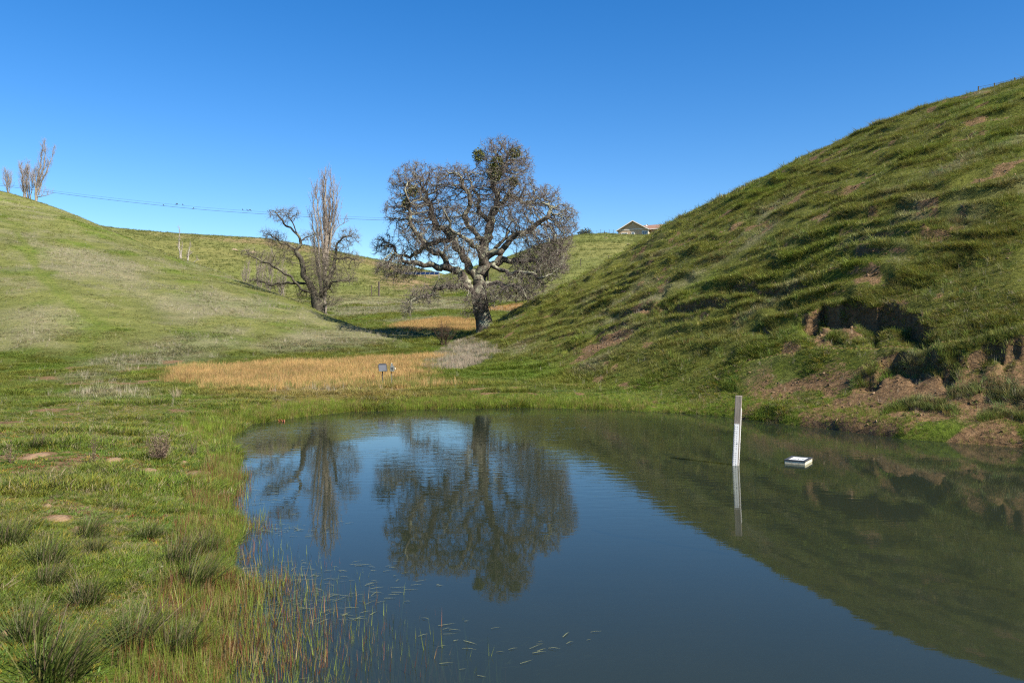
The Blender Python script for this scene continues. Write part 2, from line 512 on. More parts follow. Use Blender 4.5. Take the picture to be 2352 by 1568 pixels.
def ground_material():
    m, nt, b = new_mat('ground_soil_and_turf')
    L = nt.links.new
    at1 = nd(nt, 'ShaderNodeAttribute', _attribute_name='cover')
    sep = nd(nt, 'ShaderNodeSeparateColor')
    L(at1.outputs['Color'], sep.inputs[0])
    at2 = nd(nt, 'ShaderNodeAttribute', _attribute_name='turf')
    geo = nd(nt, 'ShaderNodeNewGeometry')
    pos = geo.outputs['Position']
    nA = nd(nt, 'ShaderNodeTexNoise', Scale=9.0, Detail=8.0, Roughness=0.7)
    L(pos, nA.inputs['Vector'])
    nB = nd(nt, 'ShaderNodeTexNoise', Scale=0.9, Detail=6.0, Roughness=0.65)
    L(pos, nB.inputs['Vector'])
    mp = nd(nt, 'ShaderNodeMapping')
    mp.inputs['Scale'].default_value = (0.55, 0.55, 2.6)
    L(pos, mp.inputs[0])
    nC = nd(nt, 'ShaderNodeTexNoise', Scale=1.0, Detail=8.0, Roughness=0.72)
    L(mp.outputs[0], nC.inputs['Vector'])
    turf = mixc(nt, 1.0, at2.outputs['Color'], ramp_out(nt, nC.outputs['Fac'], [(0.3, (0.62, 0.66, 0.6)), (0.55, (1, 1, 1)), (0.75, (1.35, 1.2, 1.3))]), 'MULTIPLY')
    turf = mixc(nt, 1.0, turf, ramp_out(nt, nA.outputs['Fac'], [(0.28, (0.5, 0.52, 0.5)), (0.5, (0.95, 0.95, 0.95)), (0.75, (1.3, 1.25, 1.2))]), 'MULTIPLY')
    soil = ramp_out(nt, nA.outputs['Fac'], [(0.25, (0.075, 0.045, 0.022)), (0.5, (0.18, 0.11, 0.055)), (0.75, (0.30, 0.195, 0.10))])
    mth = nd(nt, 'ShaderNodeMath', _operation='ADD')
    L(sep.outputs['Green'], mth.inputs[0])
    sub = nd(nt, 'ShaderNodeMath', _operation='MULTIPLY_ADD', i1=1.1, i2=-0.55)
    L(nA.outputs['Fac'], sub.inputs[0])
    L(sub.outputs[0], mth.inputs[1])
    fac = ramp_out(nt, mth.outputs[0], [(0.35, (0, 0, 0)), (0.6, (1, 1, 1))])
    c = mixc(nt, fac, turf, soil)
    mud = ramp_out(nt, nB.outputs['Fac'], [(0.3, (0.03, 0.028, 0.012)), (0.7, (0.075, 0.06, 0.028))])
    c = mixc(nt, sep.outputs['Blue'], c, mud)
    L(c, b.inputs['Base Color'])
    b.inputs['Roughness'].default_value = 0.95
    b.inputs['Specular IOR Level'].default_value = 0.08
    bp = nd(nt, 'ShaderNodeBump', Strength=0.7, Distance=0.12)
    L(nA.outputs['Fac'], bp.inputs['Height'])
    bp2 = nd(nt, 'ShaderNodeBump', Strength=0.5, Distance=0.5)
    L(nC.outputs['Fac'], bp2.inputs['Height'])
    L(bp.outputs[0], bp2.inputs['Normal'])
    L(bp2.outputs[0], b.inputs['Normal'])
    return m


def ramp_out(nt, src, stops):
    r = ramp(nt, stops)
    nt.links.new(src, r.inputs[0])
    return r.outputs[0]


def leaf_material(name, attr_type='INSTANCER', transl=0.3, rough=0.55, spec=0.25):
    m, nt, b = new_mat(name)
    L = nt.links.new
    a = nd(nt, 'ShaderNodeAttribute', _attribute_name='tint', _attribute_type=attr_type)
    L(a.outputs['Color'], b.inputs['Base Color'])
    b.inputs['Roughness'].default_value = rough
    b.inputs['Specular IOR Level'].default_value = spec
    tr = nd(nt, 'ShaderNodeBsdfTranslucent')
    L(a.outputs['Color'], tr.inputs['Color'])
    mx = nd(nt, 'ShaderNodeMixShader', i0=transl)
    L(b.outputs[0], mx.inputs[1])
    L(tr.outputs[0], mx.inputs[2])
    L(mx.outputs[0], nt.nodes['Material Output'].inputs[0])
    return m


def bark_material(name, dark, light, lichen, lich_lo=0.52, lich_hi=0.62, up=0.35):
    m, nt, b = new_mat(name)
    L = nt.links.new
    geo = nd(nt, 'ShaderNodeNewGeometry')
    pos = geo.outputs['Position']
    n1 = nd(nt, 'ShaderNodeTexNoise', Scale=7.0, Detail=8.0, Roughness=0.7)
    L(pos, n1.inputs['Vector'])
    n2 = nd(nt, 'ShaderNodeTexNoise', Scale=2.2, Detail=6.0, Roughness=0.7)
    L(pos, n2.inputs['Vector'])
    bark = ramp_out(nt, n1.outputs['Fac'], [(0.3, dark), (0.7, light)])
    sx = nd(nt, 'ShaderNodeSeparateXYZ')
    L(geo.outputs['Normal'], sx.inputs[0])
    ma = nd(nt, 'ShaderNodeMath', _operation='MULTIPLY_ADD', i1=up * 0.25)
    L(sx.outputs['Z'], ma.inputs[0])
    L(n2.outputs['Fac'], ma.inputs[2])
    f = ramp_out(nt, ma.outputs[0], [(lich_lo, (0, 0, 0)), (lich_hi, (1, 1, 1))])
    lc = ramp_out(nt, n1.outputs['Fac'], [(0.3, [c * 0.6 for c in lichen]), (0.65, lichen)])
    c = mixc(nt, f, bark, lc)
    L(c, b.inputs['Base Color'])
    b.inputs['Roughness'].default_value = 0.9
    b.inputs['Specular IOR Level'].default_value = 0.1
    bp = nd(nt, 'ShaderNodeBump', Strength=0.8, Distance=0.06)
    L(n1.outputs['Fac'], bp.inputs['Height'])
    L(bp.outputs[0], b.inputs['Normal'])
    return m


MAT = {}
MAT['ground'] = ground_material()
MAT['blade'] = leaf_material('grass_blade')
MAT['oakbark'] = bark_material('oak_bark_with_lichen', (0.035, 0.028, 0.022), (0.15, 0.125, 0.10), (0.30, 0.30, 0.205), 0.49, 0.60)
MAT['oaktwig'] = bark_material('oak_twigs', (0.10, 0.08, 0.07), (0.25, 0.20, 0.178), (0.24, 0.225, 0.17), 0.55, 0.68)
MAT['greybark'] = bark_material('gnarled_tree_bark', (0.03, 0.026, 0.02), (0.10, 0.088, 0.066), (0.20, 0.195, 0.115), 0.54, 0.64)
MAT['greytwig'] = bark_material('gnarled_tree_twigs', (0.11, 0.09, 0.07), (0.24, 0.20, 0.15), (0.28, 0.26, 0.16), 0.55, 0.7)
MAT['popbark'] = bark_material('poplar_bark', (0.14, 0.115, 0.09), (0.36, 0.31, 0.25), (0.33, 0.30, 0.18), 0.6, 0.7)
MAT['poptwig'] = bark_material('poplar_twigs', (0.19, 0.15, 0.125), (0.36, 0.295, 0.25), (0.34, 0.285, 0.2), 0.55, 0.7)
MAT['deadwood'] = bark_material('bleached_dead_wood', (0.10, 0.085, 0.07), (0.5, 0.45, 0.37), (0.42, 0.38, 0.3), 0.5, 0.6)
MAT['shrubtwig'] = bark_material('dark_shrub_stems', (0.03, 0.02, 0.014), (0.09, 0.062, 0.042), (0.12, 0.10, 0.06), 0.6, 0.75)
MAT['mistletoe'] = simple_mat('mistletoe_leaf', (0.095, 0.10, 0.018), 0.6, 0.5, 6)
MAT['moss'] = simple_mat('hanging_lichen', (0.23, 0.24, 0.15), 0.9, 0.3, 8)


# ------------------------------------------------------------------ mesh and object helpers
def fast_mesh(name, V, F, smooth_shade=True):
    V = np.asarray(V, np.float32).reshape(-1, 3)
    F = np.asarray(F, np.int32).reshape(-1, 3)
    me = bpy.data.meshes.new(name)
    me.vertices.add(len(V))
    me.vertices.foreach_set('co', V.ravel())
    me.loops.add(F.size)
    me.loops.foreach_set('vertex_index', F.ravel())
    me.polygons.add(len(F))
    me.polygons.foreach_set('loop_start', np.arange(0, F.size, 3, dtype=np.int32))
    me.polygons.foreach_set('use_smooth', np.full(len(F), smooth_shade))
    me.update(calc_edges=True)
    me.validate()
    return me


def link(name, me, mat=None, parent=None, loc=None):
    o = bpy.data.objects.new(name, me)
    COL.objects.link(o)
    if me is not None and mat is not None and len(me.materials) == 0:
        me.materials.append(mat)
    if parent is not None:
        o.parent = parent
    if loc is not None:
        o.location = loc
    return o


def tag(o, label=None, cat=None, group=None, kind=None):
    if label:
        o['label'] = label
    if cat:
        o['category'] = cat
    if group:
        o['group'] = group
    if kind:
        o['kind'] = kind
    return o


def thing(name, label, cat, loc=(0, 0, 0), rz=0.0, group=None):
    o = bpy.data.objects.new(name, None)
    o.empty_display_size = 0.3
    COL.objects.link(o)
    o.location = loc
    o.rotation_euler = (0, 0, rz)
    return tag(o, label, cat, group)


class MB:
    """collects vertices and triangles"""
    def __init__(s):
        s.V, s.F, s.n = [], [], 0

    def add(s, V, F):
        V = np.asarray(V, float).reshape(-1, 3)
        s.V.append(V)
        s.F.append(np.asarray(F, int).reshape(-1, 3) + s.n)
        s.n += len(V)

    def box(s, c, d, R=None):
        x, y, z = [v / 2 for v in d]
        P = np.array([[a * x, b * y, e * z] for a in (-1, 1) for b in (-1, 1) for e in (-1, 1)])
        if R is not None:
            P = P @ np.array(R).T
        s.add(P + np.array(c), [[0, 1, 3], [0, 3, 2], [4, 6, 7], [4, 7, 5], [0, 4, 5], [0, 5, 1], [2, 3, 7], [2, 7, 6], [0, 2, 6], [0, 6, 4], [1, 5, 7], [1, 7, 3]])

    def tube(s, pts, rad, sides=6, cap=True):
        P = np.asarray(pts, float)
        n = len(P)
        R = np.broadcast_to(np.asarray(rad, float), (n,))
        t = np.gradient(P, axis=0) if n > 2 else np.repeat(P[1:] - P[:1], n, 0)
        t = t / (np.linalg.norm(t, axis=1, keepdims=True) + 1e-9)
        ref = np.array([0.31, 0.95, 0.1]) if abs(t[0][1]) < 0.9 else np.array([1.0, 0.1, 0.2])
        a = np.cross(t, ref)
        a /= np.linalg.norm(a, axis=1, keepdims=True) + 1e-9
        b = np.cross(t, a)
        an = np.arange(sides) * 2 * math.pi / sides
        ring = a[:, None, :] * np.cos(an)[None, :, None] + b[:, None, :] * np.sin(an)[None, :, None]
        V = (P[:, None, :] + ring * R[:, None, None]).reshape(-1, 3)
        i = np.arange(n - 1)[:, None] * sides
        j = np.arange(sides)[None, :]
        k = (j + 1) % sides
        q = np.stack([i + j, i + k, i + sides + k, i + sides + j], -1).reshape(-1, 4)
        F = np.concatenate([q[:, [0, 1, 2]], q[:, [0, 2, 3]]])
        if cap:
            c0 = [[0, m + 1, m] for m in range(1, sides - 1)]
            o = (n - 1) * sides
            c1 = [[o, o + m, o + m + 1] for m in range(1, sides - 1)]
            F = np.concatenate([F, c0, c1])
        s.add(V, F)

    def prism(s, poly, h0, h1, axis=2):
        """extrude a convex outline; the outline is in the other two axes"""
        n = len(poly)
        V = []
        for h in (h0, h1):
            for p in poly:
                q = list(p)
                q.insert(axis, h)
                V.append(q)
        F = [[0, i + 1, i] for i in range(1, n - 1)] + [[n, n + i, n + i + 1] for i in range(1, n - 1)]
        for i in range(n):
            j = (i + 1) % n
            F += [[i, j, n + j], [i, n + j, n + i]]
        s.add(V, F)

    def mesh(s, name, smooth_shade=False):
        return fast_mesh(name, np.concatenate(s.V), np.concatenate(s.F), smooth_shade)

    def build(s, name, mat, parent=None, smooth_shade=False, loc=None):
        return link(name, s.mesh(name, smooth_shade), mat, parent, loc)


# ------------------------------------------------------------------ ground and hills
def build_ground():
    ph = np.concatenate([np.arange(-180, -52, 4.0), np.arange(-52, -46, 0.7), np.linspace(-46, 46, 640), np.arange(46.6, 52, 0.7), np.arange(52, 180, 4.0)])
    ph = np.radians(ph)
    rr = np.concatenate([[0.3, 0.8, 1.3], np.geomspace(1.8, 11.5, 170), np.geomspace(11.56, 58, 420)[0:], np.geomspace(58.4, 300, 200), np.geomspace(310, 4000, 24)])
    na, nr = len(ph), len(rr)
    A, R = np.meshgrid(ph, rr, indexing='ij')
    X, Y = (R * np.sin(A)).ravel(), (R * np.cos(A)).ravel()
    z, C = H(X, Y, True, True)
    ZZ = z.reshape(na, nr)
    gr = np.gradient(ZZ, rr, axis=1)
    ga = np.gradient(ZZ, ph, axis=0) / R
    slope = np.hypot(gr, ga).ravel()
    M = masks(X, Y, C, slope)
    n = fbm(X * 0.25, Y * 0.25, 91, 4)
    turf = tint_of(M, (n - 0.5) * 2, 0.0)
    under = (1 - smooth(70, 110, C['r']))[:, None]
    turf = turf * (1 - 0.22 * under)             # thatch and soil show between the blades near by
    # the far pastures: tan and reddish patches
    far = M['far'][:, None]
    fn = fbm(X * 0.03, Y * 0.03, 95, 4)
    fcol = np.stack([0.125 + 0.10 * fn, 0.165 + 0.03 * fn, 0.035 + 0.035 * fn], 1)
    turf = turf * (1 - far) + fcol * far
    pxs = 512 + FPX * X / np.maximum(Y, 1e-3)
    pys = 341 - FPX * (z - CAM_H) / np.maximum(Y, 1e-3)
    inA = (C['A'] > C['B']) & (Y > 100)
    wv = 8 * (fbm(X * 0.06, Y * 0.06, 97, 3) - 0.5)
    tan = inA * smooth(235, 200, Y + 0 * wv) * smooth(200, 215, Y + wv) * 0.0
    tan = np.maximum(tan, inA * smooth(196, 206, Y + wv) * (1 - smooth(226, 232, Y + wv)) * smooth(-115, -60, X) * 0.75)
    tan = np.maximum(tan, (Y > 80) * smooth(-0.2, -0.13, X / np.maximum(Y, 1) + wv * 0.004) * (1 - smooth(-0.105, -0.09, X / np.maximum(Y, 1) + wv * .003)) * smooth(118, 135, Y) * (1 - smooth(170, 185, Y)) * 0.85)
    tcol = np.array([0.27, 0.185, 0.10])
    turf = turf * (1 - tan[:, None]) + tcol * tan[:, None]
    mud = np.clip(smooth(-0.10, 0.25, C['sdf']), 0, 1)
    cover = np.stack([M['dry'], M['dirt'] * (1 - M['far']), mud, np.ones_like(mud)], 1)
    dom = np.stack([C['base'] + 0.22, C['R'], C['L'], C['A'] , C['B']], 0)
    lab = np.argmax(dom, 0)
    lab[C['sdf'] > -3] = 0
    ii, jj = np.meshgrid(np.arange(na), np.arange(nr - 1), indexing='ij')
    i2 = (ii + 1) % na
    a, b, c, d = ii * nr + jj, i2 * nr + jj, i2 * nr + jj + 1, ii * nr + jj + 1
    q = np.stack([a, d, c, b], -1).reshape(-1, 4)
    P = np.stack([X, Y, z], 1)
    P0 = np.array([[0, 0, Hs(0.0, 0.05)]])
    # vertex normals of the whole sheet, so that the pieces meet without a crease
    T3 = np.concatenate([q[:, [0, 1, 2]], q[:, [0, 2, 3]]])
    fn_ = np.cross(P[T3[:, 1]] - P[T3[:, 0]], P[T3[:, 2]] - P[T3[:, 0]])
    N = np.zeros_like(P)
    for k in range(3):
        np.add.at(N, T3[:, k], fn_)
    if N[:, 2].mean() > 0:
        pass
    else:
        q = q[:, ::-1]
        N = -N
    N /= np.linalg.norm(N, axis=1, keepdims=True) + 1e-12
    flab = lab[q[:, 0]]
    for k, name, lb in ((0, 'ground', 'grassy meadow floor and pond bed'), (1, 'hill_right', None), (2, 'hill_left', None), (3, 'hill_far', None), (4, 'hill_middle', None)):
        qs = q[flab == k]
        used = np.unique(qs)
        mp = np.full(len(P), -1)
        mp[used] = np.arange(len(used))
        tri = np.concatenate([mp[qs][:, [0, 1, 2]], mp[qs][:, [0, 2, 3]]])
        V = P[used]
        if k == 0:
            ring = mp[np.arange(na) * nr]
            V = np.concatenate([V, P0])
            fan = np.stack([np.full(na, len(V) - 1), ring[(np.arange(na) + 1) % na], ring], 1)
            fan = fan[(fan >= 0).all(1)]
            tri = np.concatenate([tri, fan])
        me = fast_mesh(name, V, tri)
        for nm, dat in (('cover', cover), ('turf', np.concatenate([turf, np.ones((len(turf), 1))], 1))):
            at_ = me.color_attributes.new(nm, 'FLOAT_COLOR', 'POINT')
            dd = dat[used]
            if k == 0:
                dd = np.concatenate([dd, dd[:1]])
            at_.data.foreach_set('color', dd.astype(np.float32).ravel())
        NN = N[used]
        if k == 0:
            NN = np.concatenate([NN, [[0, 0, 1.0]]])
        me.normals_split_custom_set_from_vertices(NN.tolist())
        o = link(name, me, MAT['ground'])
        tag(o, kind='structure')


build_ground()


# ------------------------------------------------------------------ pond water
def water_material():
    m = bpy.data.materials.new('pond_water')
    m.use_nodes = True
    nt = m.node_tree
    nt.nodes.remove(nt.nodes['Principled BSDF'])
    L = nt.links.new
    geo = nd(nt, 'ShaderNodeNewGeometry')
    mp = nd(nt, 'ShaderNodeMapping')
    mp.inputs['Scale'].default_value = (1.6, 5.0, 1)
    mp.inputs['Rotation'].default_value = (0, 0, math.radians(8))
    L(geo.outputs['Position'], mp.inputs[0])
    n1 = nd(nt, 'ShaderNodeTexNoise', Scale=1.6, Detail=3.0, Roughness=0.5, Distortion=0.4)
    L(mp.outputs[0], n1.inputs['Vector'])
    n2 = nd(nt, 'ShaderNodeTexNoise', Scale=0.16, Detail=2.0)
    L(geo.outputs['Position'], n2.inputs['Vector'])
    sx = nd(nt, 'ShaderNodeSeparateXYZ')
    L(geo.outputs['Position'], sx.inputs[0])
    near = nd(nt, 'ShaderNodeMapRange', i1=6.5, i2=14.0, i3=0.10, i4=1.15)
    L(sx.outputs['Y'], near.inputs[0])
    amp = nd(nt, 'ShaderNodeMapRange', i1=0.40, i2=0.60, i3=0.15, i4=1.2)
    L(n2.outputs['Fac'], amp.inputs[0])
    mu = nd(nt, 'ShaderNodeMath', _operation='MULTIPLY')
    L(near.outputs[0], mu.inputs[0])
    L(amp.outputs[0], mu.inputs[1])
    bp = nd(nt, 'ShaderNodeBump', Distance=0.0028)
    L(mu.outputs[0], bp.inputs['Strength'])
    L(n1.outputs['Fac'], bp.inputs['Height'])
    fr = nd(nt, 'ShaderNodeFresnel', IOR=1.33)
    L(bp.outputs[0], fr.inputs['Normal'])
    gl = nd(nt, 'ShaderNodeBsdfGlossy', Roughness=0.02)
    gl.inputs['Color'].default_value = (0.88, 0.9, 0.88, 1)
    L(bp.outputs[0], gl.inputs['Normal'])
    tr = nd(nt, 'ShaderNodeBsdfTransparent')
    tr.inputs['Color'].default_value = (0.58, 0.64, 0.42, 1)
    df = nd(nt, 'ShaderNodeBsdfDiffuse')
    df.inputs['Color'].default_value = (0.032, 0.042, 0.026, 1)
    body = nd(nt, 'ShaderNodeMixShader', i0=0.5)
    L(tr.outputs[0], body.inputs[1])
    L(df.outputs[0], body.inputs[2])
    mx = nd(nt, 'ShaderNodeMixShader')
    L(fr.outputs[0], mx.inputs[0])
    L(body.outputs[0], mx.inputs[1])
    L(gl.outputs[0], mx.inputs[2])
    L(mx.outputs[0], nt.nodes['Material Output'].inputs[0])
    return m


MAT['water'] = water_material()


def build_water():
    xs = np.arange(-8, 15.01, 0.25)
    ys = np.arange(0.2, 24, 0.25)
    X, Y = np.meshgrid(xs, ys, indexing='ij')
    s = poly_sdf(X.ravel(), Y.ravel(), SHORE).reshape(X.shape)
    nx, ny = X.shape
    idx = np.arange(nx * ny).reshape(nx, ny)
    k = (s[:-1, :-1] > -0.7) & (s[1:, 1:] > -0.7)
    a, b, c, d = idx[:-1, :-1][k], idx[1:, :-1][k], idx[1:, 1:][k], idx[:-1, 1:][k]
    F = np.concatenate([np.stack([a, b, c], 1), np.stack([a, c, d], 1)])
    used = np.unique(F)
    mp = np.full(nx * ny, -1)
    mp[used] = np.arange(len(used))
    V = np.stack([X.ravel(), Y.ravel(), np.zeros(nx * ny)], 1)[used]
    tag(link('pond_water', fast_mesh('pond_water', V, mp[F]), MAT['water']), kind='structure')


build_water()


# ------------------------------------------------------------------ grass (uncountable): tufts set out on points
def blades(n, h, spread, width, lean, seed, segs=3, curl=0.5, stiff=False, hvar=0.4):
    g = np.random.default_rng(seed)
    V, F = [], []
    k = 0
    for i in range(n):
        a = g.uniform(0, 2 * math.pi)
        rad = spread * math.sqrt(g.uniform(0, 1))
        base = np.array([rad * math.cos(a), rad * math.sin(a), -0.06 * h])
        da = a + g.normal(0, 0.9)
        L = h * (1 - hvar * g.uniform(0, 1))
        ln = lean * abs(g.normal(0.6, 0.5))
        out = np.array([math.cos(da), math.sin(da), 0])
        side = np.array([-math.sin(da + g.uniform(-1, 1)), math.cos(da), 0]) * width
        for s in range(segs + 1):
            t = s / segs
            p = base + out * (ln * L * (t + curl * t * t)) + np.array([0, 0, 1]) * L * (t - 0.32 * curl * ln * t * t)
            w = (1 - t) ** 0.7 if not stiff else (1 - 0.7 * t)
            if s < segs:
                V += [p - side * w, p + side * w]
            else:
                V += [p]
        for s in range(segs - 1):
            o = k + 2 * s
            F += [[o, o + 1, o + 3], [o, o + 3, o + 2]]
        o = k + 2 * (segs - 1)
        F += [[o, o + 1, o + 2]]
        k += 2 * segs + 1
    return V, F


SRC = {}


def source(group, specs, mat):
    col = bpy.data.collections.new(group)       # never linked to the scene: only the shapes are used
    for i, kw in enumerate(specs):
        V, F = blades(**kw)
        me = fast_mesh('tuft', V, F)
        me.materials.append(mat)
        o = bpy.data.objects.new('tuft_%s_%02d' % (group, i), me)
        col.objects.link(o)
    SRC[group] = (col, len(specs))


source('turf', [dict(n=16, h=1.0, spread=0.55, width=0.03, lean=0.75, seed=s) for s in range(4)], MAT['blade'])
source('clump', [dict(n=34, h=1.0, spread=0.5, width=0.016, lean=0.6, seed=20 + s) for s in range(4)], MAT['blade'])
source('stalk', [dict(n=9, h=1.0, spread=0.22, width=0.008, lean=0.28, seed=40 + s, curl=0.4, hvar=0.6) for s in range(4)], MAT['blade'])
source('sedge', [dict(n=22, h=1.0, spread=0.4, width=0.011, lean=0.22, seed=60 + s, curl=0.5, hvar=0.5) for s in range(4)], MAT['blade'])
source('rush', [dict(n=7, h=1.0, spread=0.25, width=0.0095, lean=0.16, seed=80 + s, curl=0.2, stiff=True, hvar=0.6) for s in range(5)], MAT['blade'])
source('mat', [dict(n=18, h=0.5, spread=0.6, width=0.05, lean=1.6, seed=100 + s, segs=2, curl=0.3) for s in range(3)], MAT['blade'])


def scatter(name, group, P, scl, tint, label=None, tilt=0.12, rot=None, cat='grass'):
    n = len(P)
    col, nv = SRC[group]
    me = bpy.data.meshes.new(name)
    me.vertices.add(n)
    me.vertices.foreach_set('co', P.astype(np.float32).ravel())
    if rot is None:
        rot = np.stack([rng.normal(0, tilt, n), rng.normal(0, tilt, n), rng.uniform(0, 6.283, n)], 1)
    if scl.ndim == 1:
        scl = np.stack([scl * rng.uniform(0.8, 1.25, n), scl * rng.uniform(0.8, 1.25, n), scl], 1)
    for nm, typ, key, dat in (('rot', 'FLOAT_VECTOR', 'vector', rot), ('scl', 'FLOAT_VECTOR', 'vector', scl)):
        a = me.attributes.new(nm, typ, 'POINT')
        a.data.foreach_set(key, dat.astype(np.float32).ravel())
    a = me.attributes.new('tint', 'FLOAT_COLOR', 'POINT')
    a.data.foreach_set('color', np.concatenate([tint, np.ones((n, 1))], 1).astype(np.float32).ravel())
    a = me.attributes.new('pick', 'INT', 'POINT')
    a.data.foreach_set('value', rng.integers(0, nv, n).astype(np.int32))
    o = link(name, me, MAT['blade'])
    tag(o, label, cat, kind='stuff')
    ng = bpy.data.node_groups.new('set_out_' + name, 'GeometryNodeTree')
    ng.interface.new_socket('Geometry', in_out='INPUT', socket_type='NodeSocketGeometry')
    ng.interface.new_socket('Geometry', in_out='OUTPUT', socket_type='NodeSocketGeometry')
    N, L = ng.nodes, ng.links.new
    gi, go = N.new('NodeGroupInput'), N.new('NodeGroupOutput')
    ci = N.new('GeometryNodeCollectionInfo')
    ci.inputs['Collection'].default_value = col
    ci.inputs['Separate Children'].default_value = True
    ci.inputs['Reset Children'].default_value = True
    ip = N.new('GeometryNodeInstanceOnPoints')
    ip.inputs['Pick Instance'].default_value = True

    def attr(nm, typ):
        k = N.new('GeometryNodeInputNamedAttribute')
        k.data_type = typ
        k.inputs['Name'].default_value = nm
        return k.outputs['Attribute']
    e2r = N.new('FunctionNodeEulerToRotation')
    L(attr('rot', 'FLOAT_VECTOR'), e2r.inputs[0])
    L(gi.outputs[0], ip.inputs['Points'])
    L(ci.outputs[0], ip.inputs['Instance'])
    L(attr('pick', 'INT'), ip.inputs['Instance Index'])
    L(e2r.outputs[0], ip.inputs['Rotation'])
    L(attr('scl', 'FLOAT_VECTOR'), ip.inputs['Scale'])
    L(ip.outputs[0], go.inputs[0])
    md = o.modifiers.new('set_out', 'NODES')
    md.node_group = ng
    return o


def sample(n, r0, r1, a0=-37.5, a1=37.5, power=1.0, steep=True):
    """points on the land between two radii; power > 1 thins the far end"""
    t = rng.uniform(0, 1, n)
    r = np.sqrt(r0 ** 2 + (r1 ** 2 - r0 ** 2) * t ** power)
    a = np.radians(rng.uniform(a0, a1, n))
    X, Y = r * np.sin(a), r * np.cos(a)
    z, C = H(X, Y, True, True)
    e = 0.06
    sl = np.zeros(n)
    q = (r < 48) & (r > 12) & (X > 0) & (C['sdf'] < 0)
    if steep and q.any():
        sl[q] = np.hypot(H(X[q] + e, Y[q]) - z[q], H(X[q], Y[q] + e) - z[q]) / e
    M = masks(X, Y, C, sl)
    return X, Y, z, C, M, sl


def pickm(k, X, Y, z, C, M, sl):
    return X[k], Y[k], z[k], {a: b[k] for a, b in C.items()}, {a: b[k] for a, b in M.items()}, sl[k]


